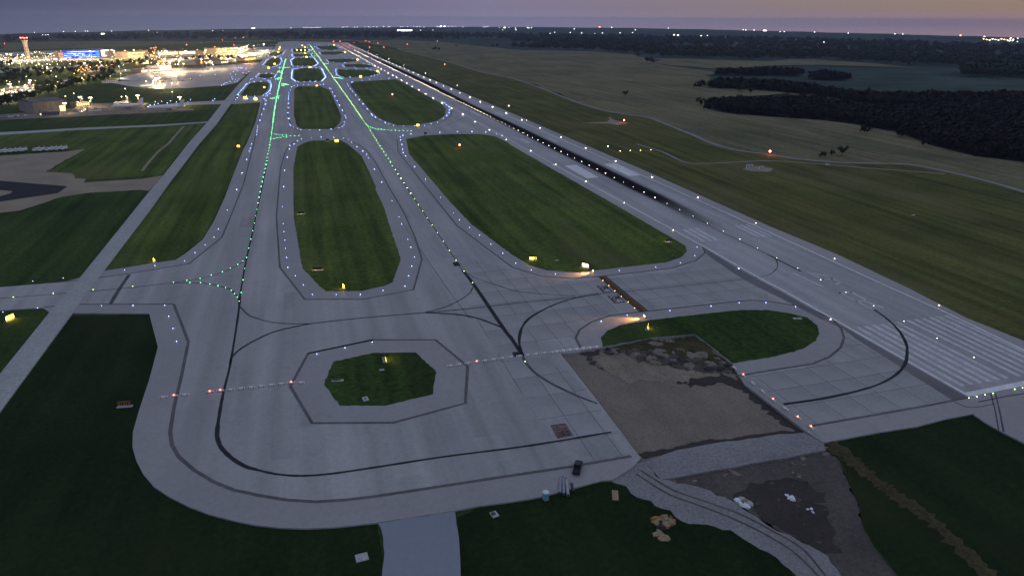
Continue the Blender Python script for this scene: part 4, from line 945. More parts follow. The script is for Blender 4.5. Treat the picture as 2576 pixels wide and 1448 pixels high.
# ---------------------------------------------------------------- low construction barricades
def barricade(lamp):
    t = thing('barricade', 'low white barricade with orange bands lying across the taxiway', 'barricade', group='low barricades closing the taxiway')
    B().box((0, 0, 0.2), (2.3, 0.6, 0.4), 0, top=0.85).build('beam', 'white_metal', t)
    for x in (-0.75, 0.75): B().box((x, 0, 0.21), (0.22, 0.63, 0.4), 0, top=0.87).build('band', 'orange_paint', t)
    if lamp:
        B().lathe([(0.12, 0.4), (0.16, 0.48), (0.14, 0.64), (0.05, 0.72)], 8).build('lamp', 'red_glow_low', t)
        t['label'] = 'low white barricade with orange bands and a red lamp lit on top'; t['group'] = 'low barricades with a red lamp'
    return t
bar0, bar1 = barricade(False), barricade(True); used = set()
def put_bar(p, ang, lamp):
    src = bar1 if lamp else bar0
    o = src if lamp not in used else copy_tree(src); used.add(lamp)
    o.location = (p.x, p.y, ZM); o.rotation_euler = (0, 0, ang+random.gauss(0, 0.05))
LAMPS = [U(q, ZM) for q in T(0, 2, (1725, 1090), (2135, 1042), (2212, 1032))+T(1, 2, (360, 953), (2238, 735))+T(2, 2, (748, 600), (2285, 848))+T(3, 2, (90, 1126), (293, 1281), (397, 1367))]
for row, step in (([(411, 999), (465, 993)], 2.9), ([(528, 986), (644, 973), (729, 963), (779, 962)], 2.9), ([(1133, 920), (1287, 898), (1400, 885)], 2.9), ([(1400, 885.5), (1515, 873)], 2.35), ([(1400, 883.5), (1513, 871)], 2.35), ([(1846, 925), (1940, 1003), (2041, 1076)], 5.2)):
    P = walk(row, step)
    for i, p in enumerate(P):
        d = P[min(i+1, len(P)-1)]-P[max(i-1, 0)]
        put_bar(p, math.atan2(d.y, d.x), any((p-l).length < step*0.5 for l in LAMPS))

# ---------------------------------------------------------------- things at the edge of the works
def wheel(parent, x, y, r, w):
    o = B().lathe([(r*0.6, -w/2), (r, -w/2*0.8), (r, w/2*0.8), (r*0.6, w/2)], 12, (x, y, r), axis='Y').build('wheel', 'black_rubber', parent)
    B().lathe([(r*0.5, -w/2-0.01), (r*0.5, w/2+0.01)], 10, (x, y, r), axis='Y').build('rim', 'grey_metal', o)
def profile_body(name, prof, w, mat, parent, taper=0.92):
    n = len(prof); vs = []
    zm = max(z for _, z in prof)
    for s in (-1, 1):
        for x, z in prof:
            k = 1 if z < zm*0.62 else taper
            vs.append((x, s*w/2*k, z))
    fs = [tuple(range(n)), tuple(range(2*n-1, n-1, -1))]+[(i, n+i, n+(i+1) % n, (i+1) % n) for i in range(n)]
    o = mesh_ob(name, vs, [f[::-1] for f in fs], mat, parent); return o
p = U((1452, 1180), ZI)
t = thing('pickup_truck', 'black pickup truck parked on the pavement edge near the works', 'truck', (p.x, p.y, ZI), R(60))
profile_body('body', [(-2.7, 0.45), (-2.75, 1.05), (-0.6, 1.08), (-0.5, 1.1), (1.3, 1.1), (2.6, 0.98), (2.72, 0.5)], 1.95, 'car_black', t)
c = profile_body('cabin', [(-0.7, 1.08), (-0.5, 1.78), (0.75, 1.8), (1.45, 1.08)], 1.8, 'car_black', t, 0.8)
B().box((1.08, 0, 1.45), (0.06, 1.35, 0.5), rz=0).build('windscreen', 'dark_glass', t)
for s in (-1, 1):
    B().box((0.15, s*0.83, 1.45), (1.2, 0.04, 0.45)).build('window', 'dark_glass', t)
    for x in (-1.75, 1.7): wheel(t, x, s*0.86, 0.4, 0.26)
    B().box((2.7, s*0.7, 0.85), (0.06, 0.35, 0.2)).build('headlight', 'white_metal', t)
B().box((-1.7, 0, 1.02), (1.9, 1.6, 0.12)).build('load_bed', 'black_rubber', t)

p = U((1372, 1256), 0.02)
t = thing('portable_toilet', 'turquoise portable toilet with pale rounded roof at the grass edge', 'toilet', (p.x, p.y, 0.02), R(8))
B().box((0, 0, 0.08), (1.25, 1.25, 0.16)).build('base', 'dark_metal', t)
B().box((0, 0, 1.15), (1.15, 1.15, 2.0), top=0.96).build('cabin', 'turquoise', t)
d_ = B().box((0, -0.585, 1.12), (0.75, 0.04, 1.8)).build('door', 'turquoise', t)
B().box((0.25, -0.62, 1.1), (0.12, 0.05, 0.08)).build('handle', 'dark_metal', d_)
B().lathe([(0.84, 2.13), (0.80, 2.24), (0.52, 2.40), (0.1, 2.46)], 12).build('roof', 'pale_roof', t)
B().tube((0.4, 0.4, 2.1), (0.4, 0.4, 2.75), 0.06).build('vent_pipe', 'white_metal', t)

for i, (px, ln, lab) in enumerate((((1409, 1222), 6.0, 'galvanised corrugated pipe at the toilet end of the row lying on the pavement edge'), ((1417, 1223), 6.4, 'galvanised corrugated pipe in the middle of the row lying on the pavement edge'), ((1426, 1226), 6.2, 'rusty-ended corrugated pipe lying between its row and a short dark pipe'), ((1439, 1228), 3.2, 'short dark corrugated pipe end in the grass beside the longer pipes'))):
    p = U(px, ZI if i < 3 else 0.05)
    t = thing('culvert_pipe', lab, 'pipe', (p.x, p.y, (ZI if i < 3 else 0.05)+0.36), R(68+i*3), 'pipes stacked by the works')
    prof = []
    for k in range(int(ln/0.25)):
        prof += [(0.36, -ln/2+k*0.25), (0.31, -ln/2+k*0.25+0.12)]
    B().lathe(prof, 12, axis='X').build('shell', 'galvanised' if i < 2 else ('pad_concrete' if i == 2 else 'dark_metal'), t)
    for s in (-1, 1):
        B().lathe([(0.26, s*(ln/2-0.1)), (0.26, s*(ln/2+0.02))], 12, axis='X').build('opening', 'black_rubber', t)

def pad(px, w, d, rz, label, extra=0, z=0.02, mat='pad_concrete'):
    p = U(px, z)
    t = thing('concrete_pad', label, 'pad', (p.x, p.y, z), R(rz))
    B().box((0, 0, 0.08), (w, d, 0.16), top=0.97).build('slab', mat, t)
    if extra == 1: B().lathe([(0.35, 0.16), (0.35, 0.2), (0.28, 0.22)], 10).build('cover', 'dark_metal', t)
    if extra == 2: B().box((-w*0.1, d*0.1, 0.19), (w*0.62, d*0.55, 0.05)).build('cover', 'dark_metal', t)
    return t
pad((849, 957), 3.6, 1.1, -10, 'long narrow concrete pad in the octagonal grass island', 2, ZI)
pad((919, 1003), 1.7, 2.4, 8, 'concrete pad with a round cover in the octagonal grass island', 1, ZI)
pad((960, 930), 1.6, 0.9, 0, 'small pale pad in the middle of the octagonal grass island', 0, ZI)
pad((910, 1401), 2.6, 2.3, 5, 'square concrete pad in the grass beside the footpath', 0)
pad((1243, 1293), 1.6, 2.0, 12, 'concrete pad with a dark cover in the grass below the shoulder', 2)
pad((1547, 1245), 1.5, 3.6, -22, 'narrow sand-coloured pad in the grass beside the haul road', 0, mat='sandy')
pad((1400, 655), 1.8, 1.2, 0, 'small pale pad in the grass beside the half black sign', 0, ZI)
pad((1005, 796), 2.2, 0.8, 0, 'faint flush slab in the concrete between the taxi lines', 0, ZP)
pad((2005, 801), 3.2, 1.4, -15, 'pale cracked pad at the runway end of the grass island', 1, ZI)
pad((2297, 541), 2.2, 1.6, 20, 'lone pale pad in the mown strip beyond the runway', 0)

def lump(name, px, r, hgt, mat, label, cat, z=0.1, n=9, parts=5, seed=1):
    rd = random.Random(seed)
    p = U(px, z); t = thing(name, label, cat, (p.x, p.y, z), rd.uniform(0, 6))
    for k in range(parts):
        bm = bmesh.new(); bmesh.ops.create_icosphere(bm, subdivisions=2, radius=1.0)
        sx, sy, sz = [rd.uniform(0.45, 1.0) for _ in range(3)]; ox, oy = rd.uniform(-0.7, 0.7)*r, rd.uniform(-0.7, 0.7)*r
        for v in bm.verts:
            j = 1+rd.uniform(-0.28, 0.28); v.co = Vector((v.co.x*sx*r*0.55*j+ox, v.co.y*sy*r*0.55*j+oy, max(-0.02, v.co.z*sz*hgt*j)))
        me = bpy.data.meshes.new('chunk'); bm.to_mesh(me); bm.free(); me.materials.append(MAT[mat[k % len(mat)]])
        link(bpy.data.objects.new('chunk', me), t)
    return t
lump('rubble_pile', (1672, 1318), 2.6, 1.3, ['sandy', 'orange_paint', 'sandy', 'bark'], 'pile of orange and sandy rubble in the dark grass beside the haul road', 'rubble', seed=3, parts=8)
lump('rubble_pile', (1655, 1342), 2.4, 0.5, ['sandy'], 'low spread of sandy spoil below the orange rubble pile', 'rubble', seed=4, parts=5)
lump('rubble_pile', (1690, 1308), 0.9, 0.9, ['orange_paint', 'sandy'], 'small orange heap against the haul road edge', 'rubble', seed=5, parts=3)
lump('rubble_pile', (1872, 1266), 2.0, 0.9, ['pad_concrete', 'white_bag', 'gravel'], 'heap of broken pale concrete at the edge of the mud', 'rubble', z=-0.34, seed=6, parts=8)
lump('plastic_sheet', (1984, 1254), 1.5, 0.5, ['white_bag'], 'large crumpled white plastic sheet on the mud', 'plastic sheet', z=-0.34, seed=7, parts=5)
lump('plastic_sheet', (2038, 1284), 0.9, 0.4, ['white_bag'], 'small crumpled white plastic sheet near the haul road mud', 'plastic sheet', z=-0.34, seed=8, parts=4)
lump('soil_mound', (1998, 1196), 1.6, 0.8, ['gravel', 'dirt'], 'rounded grey mound of soil in the dirt yard', 'mound', z=-0.34, seed=9, parts=3)
for i, (px, r_) in enumerate((((1625, 868), 5.5), ((1690, 880), 6), ((1740, 890), 6), ((1655, 895), 4.5), ((1780, 905), 5))):
    lump('soil_mound', px, r_, 0.7, ['dry_weeds', 'dirt', 'dry_weeds'], 'weed-covered mound of soil on the bank of the excavation', 'mound', seed=20+i, parts=6, z=-0.36)['group'] = 'mounds on the excavation bank'
for i, (px, r_) in enumerate((((1545, 884), 3.0), ((1590, 888), 4.0), ((1640, 900), 4.5), ((1690, 908), 4.0), ((1735, 912), 4.5), ((1785, 918), 4.0), ((1822, 922), 3.5))):
    lump('soil_mound', px, r_, 1.1, ['dark_dirt', 'mud', 'dirt'], 'dark mound of bare soil at the foot of the excavation bank', 'mound', seed=40+i, parts=7, z=-0.40)['group'] = 'bare soil mounds at the bank foot'
# earth berm with dry weeds running from the pavement corner
pts = smooth_line([U(p, 0.0) for p in [(2089, 1110), (2120, 1138), (2171, 1183), (2215, 1218), (2256, 1248), (2331, 1298), (2396, 1357), (2460, 1420), (2540, 1500)]], 8)
vs = []; fs = []
for i, p in enumerate(pts):
    d = (pts[min(i+1, len(pts)-1)]-pts[max(i-1, 0)]).normalized(); n_ = Vector((-d.y, d.x, 0))
    wv = random.uniform(0.6, 1.5)
    for o_, h_ in ((-2.2*wv, -0.05), (-1.0*wv, 0.16), (-0.2, 0.42), (0.3, 0.38), (1.1*wv, 0.14), (2.4*wv, -0.05)):
        q = p+n_*(o_*random.uniform(0.8, 1.25)); vs.append((q.x, q.y, h_*random.uniform(0.7, 1.2)))
for i in range(len(pts)-1):
    for k in range(5): fs.append((i*6+k, i*6+k+1, i*6+k+7, i*6+k+6))
o = mesh_ob('earth_berm', vs, fs, 'dry_weeds'); tag(o, kind='structure')

# equipment shelters on the far side of the runway
def shelter(px, w, d, h, rz, label):
    p = U(px, 0.05); t = thing('equipment_shelter', label, 'shelter', (p.x, p.y, 0.05), R(rz))
    B().box((0, 0, 0.1), (w+0.8, d+0.8, 0.2)).build('base', 'pad_concrete', t)
    B().box((0, 0, 0.2+h/2), (w, d, h)).build('wall', 'white_metal', t)
    B().box((0, 0, 0.2+h+0.06), (w+0.2, d+0.2, 0.12)).build('roof', 'grey_metal', t)
    n = int(w/0.9)
    for i in range(n): B().box((-w/2+(i+0.5)*w/n, -d/2-0.03, 0.2+h*0.5), (w/n*0.4, 0.05, h*0.8)).build('louvre', 'dark_metal', t)
shelter((1885, 424), 5, 2.4, 2.6, -20, 'white louvred equipment shelter beside the fork of the dirt track')
shelter((1914, 427), 3.2, 2.2, 2.2, -20, 'smaller white louvred shelter on the gravel pad by the dirt track')
shelter((2081, 416), 2.6, 1.0, 1.2, -12, 'low white cabinet row between the two dirt tracks')
sheet('gravel_pad', [(1868, 425), (1900, 418), (1945, 424), (1935, 432), (1890, 431)], 0.04, 'gravel', soft=0.6, step=4)
sheet('gravel_pad', T(2, 0, (690, 1240), (960, 1225), (1010, 1180), (975, 1175), (1040, 1220), (1170, 1240), (1060, 1262), (990, 1245)), 0.04, 'gravel', soft=0.4, step=4)

# ---------------------------------------------------------------- white snow trucks parked in a row on the gravel yard
def truck():
    t = thing('snow_truck', 'white snow-clearing truck with dark plough parked in a row on the gravel yard edge', 'truck', group='white trucks on the gravel yard')
    B().box((0, 0, 0.75), (7.2, 2.3, 0.35)).build('chassis', 'dark_metal', t)
    profile_body('cab', [(1.4, 0.9), (1.4, 2.9), (2.7, 2.9), (3.1, 2.0), (3.6, 1.9), (3.7, 0.9)], 2.5, 'white_metal', t, 0.95)
    B().box((2.93, 0, 2.4), (0.06, 2.1, 0.75)).build('windscreen', 'dark_glass', t)
    B().box((-1.2, 0, 1.85), (4.8, 2.6, 1.7), top=0.94).build('hopper', 'white_metal', t)
    B().box((4.3, 0, 0.75), (0.3, 3.0, 1.0)).build('plough', 'dark_metal', t)
    B().tube((-2.6, 0.6, 2.6), (-3.4, 0.9, 4.0), 0.16).tube((0.8, -0.7, 2.6), (1.2, -0.7, 3.9), 0.1).build('chute', 'white_metal', t)
    for s in (-1, 1):
        for x in (-2.6, -1.4, 2.5): wheel(t, x, s*1.05, 0.52, 0.4)
    return t
tr0 = truck(); first = True
for q in T(0, 1, (28, 92), (76, 91), (130, 87), (182, 82), (236, 79), (370, 76), (422, 75), (497, 71), (543, 67), (592, 65), (645, 61)):
    o = tr0 if first else copy_tree(tr0); first = False
    p = U(q, 0.05); o.location = (p.x, p.y, 0.05); o.rotation_euler = (0, 0, R(252)+random.gauss(0, 0.03))
# ---------------------------------------------------------------- airliners
def jet(px, rz, ln, label, mat='white_metal', z=0.08, tail='low'):
    p = U(px, z); t = thing('airliner', label, 'airplane', (p.x, p.y, z), R(rz)); k = ln/36.0
    fz = 3.4*k; fr = 1.95*k
    prof = [(0.05, 18), (0.9, 17.3), (1.5, 16), (1.9, 14), (1.95, 11), (1.95, -7), (1.6, -12), (1.0, -15.5), (0.3, -18)]
    b = B().lathe([(r*k, x*k) for r, x in prof], 14, (0, 0, fz), axis='X'); b.build('fuselage', mat, t, True)
    for s in (-1, 1):
        vs = [(4*k, s*1.6*k, fz-1.0*k), (-3.5*k, s*1.6*k, fz-1.0*k), (-6.5*k, s*16*k, fz+0.4*k), (-4.6*k, s*16*k, fz+0.4*k)]
        vs += [(x, y, zz+0.35*k) for x, y, zz in vs]
        mesh_ob('wing', vs, [(0, 1, 2, 3), (7, 6, 5, 4), (0, 4, 5, 1), (1, 5, 6, 2), (2, 6, 7, 3), (3, 7, 4, 0)], mat, t)
        vs = [(-13*k, s*0.6*k, fz+0.7*k), (-16.5*k, s*0.6*k, fz+0.7*k), (-18*k, s*6*k, fz+1.2*k), (-16.6*k, s*6*k, fz+1.2*k)]
        vs += [(x, y, zz+0.2*k) for x, y, zz in vs]
        mesh_ob('tailplane', vs, [(0, 1, 2, 3), (7, 6, 5, 4), (0, 4, 5, 1), (1, 5, 6, 2), (2, 6, 7, 3), (3, 7, 4, 0)], mat, t)
        B().lathe([(0.7*k, -1.9*k), (1.05*k, -0.6*k), (1.05*k, 1.6*k), (0.85*k, 2.0*k)], 10, (1.5*k, s*5.2*k, fz-1.9*k), axis='X').build('engine', 'grey_metal', t)
        B().tube((-1.5*k, s*2.4*k, 0.5*k), (-1.5*k, s*2.4*k, fz-1.0*k), 0.2*k).lathe([(0.55*k, -0.3*k), (0.55*k, 0.3*k)], 8, (-1.5*k, s*2.4*k, 0.55*k), axis='Y').build('main_gear', 'dark_metal', t)
    vs = []
    for y in (-0.18*k, 0.18*k): vs += [(-10.5*k, y, fz+1.5*k), (-17.3*k, y, fz+1.0*k), (-18.6*k, y, fz+8.2*k), (-15.9*k, y, fz+8.2*k)]
    mesh_ob('tail_fin', vs, [(0, 1, 2, 3), (7, 6, 5, 4), (0, 4, 5, 1), (1, 5, 6, 2), (2, 6, 7, 3), (3, 7, 4, 0)], mat, t)
    B().tube((13*k, 0, 0.4*k), (13*k, 0, fz-1.5*k), 0.15*k).lathe([(0.4*k, -0.2*k), (0.4*k, 0.2*k)], 8, (13*k, 0, 0.4*k), axis='Y').build('nose_gear', 'dark_metal', t)
    B().box((16.1*k, 0, fz+0.7*k), (1.0*k, 1.9*k, 0.5*k)).build('cockpit_window', 'dark_glass', t)
    return t
jet((322, 273), 196, 36, 'white airliner parked on the cargo apron, tail towards the taxiway')
jet((426, 277), 196, 36, 'white airliner with a tall fin on the tip of the cargo apron')
jet((305, 263), 240, 26, 'smaller white airliner parked nose-in behind the other on the cargo apron')
jet((494, 174), 190, 40, 'dark liveried airliner on the floodlit apron in front of the hangars', 'dark_metal')
jet((370, 219), 200, 22, 'small white jet parked on the hangar apron below the floodlights')
jet((242, 281), 190, 12, 'small white propeller aircraft beside the big hangar')

# ---------------------------------------------------------------- lamps of the terminal side
emit('lamp_warm', (1.0, 0.58, 0.20), 14)
emit('lamp_white', (1.0, 0.76, 0.44), 18)
emit('lamp_orange', (1.0, 0.44, 0.10), 18)
def lamp_mesh(glow, h, r):
    b = B().lathe([(0.35, 0), (0.2, 0.6), (0.12, h-0.6)], 6).tube((0, 0, h-0.6), (1.1, 0, h-0.3), 0.1)
    b.box((1.3, 0, h-0.25), (1.1, 0.6, 0.2)).lathe([(r*0.5, h-0.9-r*0.5), (r, h-0.6), (r*0.8, h-0.35)], 8, (1.3, 0, 0), mi=1)
    me = bpy.data.meshes.new('lamp_post'); me.from_pydata(b.v, [], b.f)
    me.materials.append(MAT['grey_metal']); me.materials.append(MAT[glow]); me.polygons.foreach_set('material_index', b.m); me.update(); return me
LP = {g: lamp_mesh(g, 9.0, 0.46) for g in ('lamp_warm', 'lamp_white', 'lamp_orange')}
LD = {}
def lamp(px, glow, label, group, h=9.0, name='lamp_post', s=1.0, z=0.0, power=True):
    p = U(px, h*0.92*s+z)
    o = bpy.data.objects.new(name, LP[glow]); col.objects.link(o); o.location = (p.x, p.y, z); o.rotation_euler = (0, 0, random.uniform(0, 6.28)); o.scale = (s, s, s)
    if power:
        ld = LD.get(glow) or bpy.data.lights.new('bulb', 'POINT'); LD[glow] = ld
        ld.energy = 9000; ld.color = {'lamp_warm': (1, .72, .36), 'lamp_white': (1, .82, .55), 'lamp_orange': (1, .45, .12)}[glow]; ld.shadow_soft_size = 0.6
        lo = bpy.data.objects.new('bulb', ld); link(lo, o); lo.location = (1.3, 0, 6.6)
    return tag(o, label, 'lamp', group)
def ZA(*pts): return [(x/7.996, 75.4+y/7.996) for x, y in pts]
def ZB(*pts): return [(321.9+x/7.996, 75.4+y/7.996) for x, y in pts]
for p in ZA((120, 1030), (205, 1050), (370, 1045), (712, 1025), (735, 1165), (960, 1105), (1090, 1130), (520, 940), (870, 858), (1020, 825), (1175, 1050), (1550, 955), (1665, 970), (1715, 905)):
    lamp(p, 'lamp_warm', 'warm street lamp standing among the belt of trees', 'street lamps in the tree belt')
for p in ZA((590, 1070), (1112, 940), (1510, 880), (690, 1105), (510, 1110), (210, 1150), (330, 1150), (2392, 732), (2495, 708), (2205, 892), (2415, 882), (2520, 815)):
    lamp(p, 'lamp_white', 'white street lamp along the access road through the trees', 'street lamps on the access road')
for p in ZA((45, 1215), (95, 1195), (98, 1235), (175, 1240), (290, 1245), (340, 1250), (425, 1235), (470, 1222), (20, 1300), (60, 1290), (120, 1320), (160, 1330)):
    lamp(p, 'lamp_white', 'white lamp over the car park beside the tree belt', 'car park lamps by the trees')
for p in ZA((1665, 785), (1697, 820), (1738, 725), (1930, 720), (2028, 718), (2125, 718), (2232, 708), (1600, 800), (1560, 830), (1830, 750), (1640, 750)):
    lamp(p, 'lamp_orange', 'orange lamp over the car park behind the trees', 'orange car park lamps', s=1.2)
for p in ZA((1138, 692), (1425, 685), (1308, 758), (935, 690), (935, 745), (1018, 700), (850, 728), (735, 722), (780, 672), (245, 672), (285, 610), (265, 608), (432, 605), (400, 660), (440, 652), (180, 690), (625, 635), (545, 625), (690, 620), (800, 615), (915, 580), (970, 600), (500, 560), (300, 565), (130, 560), (60, 575), (10, 575)):
    lamp(p, 'lamp_white', 'white lamp beside the roads at the foot of the control tower', 'lamps round the control tower', s=1.1)
for p in ZA((150, 495), (200, 490), (240, 490), (355, 495), (460, 495), (650, 490), (12, 505), (700, 445), (740, 440), (800, 440), (885, 470), (1055, 470), (1130, 440), (1215, 430), (1100, 490), (950, 480), (820, 470), (680, 545), (750, 540), (860, 530), (920, 528), (990, 525), (1080, 520), (580, 540), (420, 548), (350, 545)):
    lamp(p, 'lamp_warm', 'warm lamp over the far car parks behind the control tower', 'far car park lamps', s=1.1)
for p in ZB((715, 680), (810, 640), (890, 620), (958, 592), (1012, 640), (1040, 575), (1100, 685), (605, 715), (1580, 672), (1650, 625), (1705, 660), (2170, 605), (1248, 560)):
    lamp(p, 'lamp_white', 'tall white floodlight mast along the hangar road', 'floodlight masts by the hangars', s=1.7)
for p in ZB((385, 1035), (500, 1025), (620, 965), (640, 1035), (715, 1115), (870, 1070), (550, 1000), (590, 985)):
    lamp(p, 'lamp_white', 'white floodlight over the small aircraft apron', 'floodlights on the small aircraft apron', s=1.2)
for p in ZB((1560, 575), (2370, 570), (2460, 568), (2540, 570), (300, 665), (400, 670), (170, 660), (85, 635), (1830, 600), (1870, 605), (1940, 590), (2100, 590), (2360, 600), (2420, 600), (2500, 600), (600, 690), (660, 690), (720, 690), (780, 685)):
    lamp(p, 'lamp_orange', 'orange lamp among the trees in front of the terminal piers', 'orange lamps before the terminal')
for p in ZB((600, 430), (690, 420), (720, 435), (765, 430), (565, 540), (45, 545), (290, 550), (390, 520), (460, 500), (360, 430), (100, 465), (2270, 445), (2220, 500), (2060, 490), (1940, 520), (1850, 500), (1620, 500), (2365, 500), (150, 540), (210, 530), (520, 520), (2400, 380), (2340, 410), (2140, 430), (2000, 450), (1900, 420), (1700, 520), (1780, 520)):
    lamp(p, 'lamp_warm', 'bright apron lamp round the lit terminal buildings', 'apron lamps at the terminal', s=1.5)
for p in ZA((1300, 1335), (1465, 1280), (1110, 1400), (2530, 1185), (2540, 1335), (2465, 1345))+ZB((880, 1250)):
    lamp(p, 'lamp_white', 'lone white lamp post in the open grass near the big hangar', 'lamp posts near the big hangar', power=False)
for p in T(0, 0, (385, 1052), (583, 1045), (635, 1085), (822, 995), (895, 1020), (920, 1010), (850, 1100), (1283, 1030)):
    lamp(p, 'lamp_white', 'white lamp beside the big hangar and its sheds', 'lamps beside the big hangar', s=0.8, power=False)
lights('obstruction_light', [U(p, 0) for p in ZB((1900, 225), (1180, 318), (1485, 275), (2160, 175), (2320, 175), (465, 395), (520, 385), (565, 378), (2130, 325), (2310, 355))+ZA((95, 292))], 'beacon', 'red_glow', 'red beacon on a mast beyond the terminal', 'red beacons beyond the terminal', z=0.0)
lights('tail_light', [U(p, 0) for p in ZB(*[(1790+i*35, 400-i*6) for i in range(8)], *[(2060+i*28, 380-i*9) for i in range(6)])+ZA((1375, 640), (1420, 635), (1460, 635), (1475, 645), (1555, 640), (1650, 640), (1860, 640), (480, 1145), (540, 1130))], 'runway', 'red_glow', 'red vehicle light in the row near the terminal kerb', 'red vehicle lights at the terminal')

EX = [(0, 137), (160, 132), (260, 127), (400, 124), (640, 112), (645, 140), (400, 152), (160, 158), (0, 166)]
rx = random.Random(31); k = 0
while k < 150:
    q = (rx.uniform(0, 645), rx.uniform(112, 166))
    if not inside(q, EX): continue
    lamp(q, 'lamp_warm' if rx.random() < 0.8 else 'lamp_orange', 'warm lamp in the crowded roads and stands of the terminal', 'crowded terminal lamps', s=rx.uniform(0.8, 1.5), power=(k % 8 == 0)); k += 1
# high-mast floodlights: the lit lamps that wash the aprons
emit('flood_glow', (1.0, 0.84, 0.58), 22)
def flood(px, power, h, label, colr=(1.0, 0.68, 0.34)):
    p = U(px, 0); t = thing('floodlight_mast', label, 'floodlight', (p.x, p.y, 0), group='high floodlight masts')
    B().lathe([(0.5, 0), (0.35, 3), (0.2, h)], 8).build('mast', 'grey_metal', t)
    B().lathe([(1.6, h-0.2), (1.6, h+0.2)], 10).build('crown', 'dark_metal', t)
    for k in range(5):
        a = k*math.tau/5
        B().box((1.5*math.cos(a), 1.5*math.sin(a), h-0.6), (0.7, 0.7, 0.5), rz=a).build('lamp_head', 'flood_glow', t)
    ld = bpy.data.lights.new('flood', 'POINT'); ld.energy = power; ld.color = colr; ld.shadow_soft_size = 1.5
    lo = bpy.data.objects.new('lamp', ld); link(lo, t); lo.location = (0, 0, h-2.5)
for px, pw in (((432, 182), 1.5e5), ((418, 176), 0.9e5), ((455, 180), 0.5e5), ((402, 190), 0.2e5), ((510, 178), 0.4e5), ((560, 172), 0.4e5), ((375, 183), 0.5e5), ((610, 140), 4e5), ((640, 134), 4e5), ((570, 146), 3e5), ((520, 148), 3e5), ((470, 150), 3e5), ((420, 150), 3e5), ((340, 148), 3e5), ((290, 150), 3e5), ((665, 128), 2e5), ((230, 151), 2e5)):
    flood(px, pw, 22, 'tall floodlight mast washing the terminal aprons with warm light')
for px, pw in (((206, 268), 2.2e4), ((168, 286), 0.6e4), ((232, 270), 0.7e4), ((350, 264), 3e4), ((455, 268), 2.5e4), ((385, 210), 1.5e4), ((445, 208), 2e4), ((395, 216), 1e4)):  # masts beside the airliners are added to brighten them
    flood(px, pw, 12, 'floodlight mast of the cargo apron group, some added to light the jets')
for px, pw in (((30, 236), 3e4), ((80, 226), 2e4), ((215, 176), 4e4), ((255, 172), 4e4), ((130, 150), 6e4), ((60, 152), 6e4), ((190, 150), 6e4), ((20, 150), 5e4)):
    flood(px, pw, 14, 'floodlight mast over the car parks behind the tree belt', (1.0, 0.78, 0.5))

# ---------------------------------------------------------------- buildings
emit('window_warm', (1.0, 0.68, 0.28), 2.2)
emit('window_bright', (1.0, 0.82, 0.50), 3.0)
emit('window_orange', (1.0, 0.45, 0.10), 2.2)
emit('window_blue', (0.06, 0.16, 1.0), 5.0)
emit('window_bluewhite', (0.42, 0.58, 1.0), 2.6)
emit('garage_wall_glow', (0.03, 0.09, 1.0), 1.1)  # LED light falling on the garage walls, put in as their own glow
def block(name, a, b, top, depth, label, cat='building', wall='tan_wall', floors=1, bays=8, glow='window_warm', fill=0.7, roof='roof', z=0.0, band=0.5, sideglow=True, parapet=0.6):
    """building whose front foot runs from picture point a to b and whose roof edge reaches picture row top"""
    A, Bq = U(a, z), U(b, z); d = Bq-A; w = d.length; h = px_h(a, top)
    ang = math.atan2(d.y, d.x)
    t = thing(name, label, cat, (A.x, A.y, z), ang)
    # depth goes away from the camera
    B().box((w/2, depth/2, h/2), (w, depth, h)).build('wall', wall, t)
    r_ = B().box((w/2, depth/2, h+0.15), (w+0.6, depth+0.6, 0.3)).build('roof', roof, t)
    B().box((w*0.3, depth*0.5, h+1.0), (w*0.12, depth*0.3, 1.4)).build('roof_plant', 'grey_metal', r_)
    fh = h/floors
    rd = random.Random(int(a[0]*7+a[1]))
    for f in range(floors):
        for k in range(bays):
            g = glow if not isinstance(glow, (list, tuple)) else glow[rd.randrange(len(glow))]
            if rd.random() > 0.93: continue
            wd = B().box((w*(k+0.5)/bays, -0.12, fh*(f+0.5)), (w/bays*fill, 0.2, fh*band)).build('window', g, t)
    if sideglow:
        for k in range(2): B().box((w+0.12, depth*(k+0.5)/2, h*0.5), (0.2, depth*0.3, fh*band)).build('window', glow if isinstance(glow, str) else glow[0], t)
    return t
block('parking_garage', (162, 147.5), (252, 145.5), 129, 60, 'parking garage with four storeys lit bright blue and white', wall='garage_wall_glow', floors=4, bays=10, glow=['window_bluewhite', 'window_blue', 'window_bluewhite'], fill=0.93, band=0.5)
block('terminal_building', (256, 143), (286, 141), 126, 50, 'tall glowing terminal hall beside the blue parking garage', floors=3, bays=6, glow='window_bright', fill=0.92, band=0.8)
block('terminal_building', (287, 143), (322, 141), 130, 45, 'tan terminal wing between the glowing hall and the long pier', floors=2, bays=8, glow=['window_warm', 'window_orange'], fill=0.7, band=0.6)
block('terminal_building', (322, 146), (366, 143), 132, 40, 'low terminal wing with a tan box tower', floors=2, bays=10, glow='window_warm', fill=0.7)
block('terminal_building', (358, 142), (374, 141), 127, 20, 'square tan box building above the terminal wings', floors=2, bays=3, glow='window_orange', fill=0.4, band=0.3)
block('terminal_pier', (398, 141), (510, 137), 130.5, 30, 'long terminal pier with an even row of bright windows', floors=1, bays=30, glow='window_bright', fill=0.6, band=0.6)
block('terminal_pier', (512, 139), (545, 137), 130, 30, 'short terminal pier beyond the long one, lit warm', floors=2, bays=10, glow='window_warm', fill=0.7)
block('terminal_pier', (545, 141), (600, 137), 122, 40, 'brightly lit far terminal pier with a red-lit roof edge', floors=3, bays=12, glow=['window_bright', 'window_warm', 'window_orange'], fill=0.75)
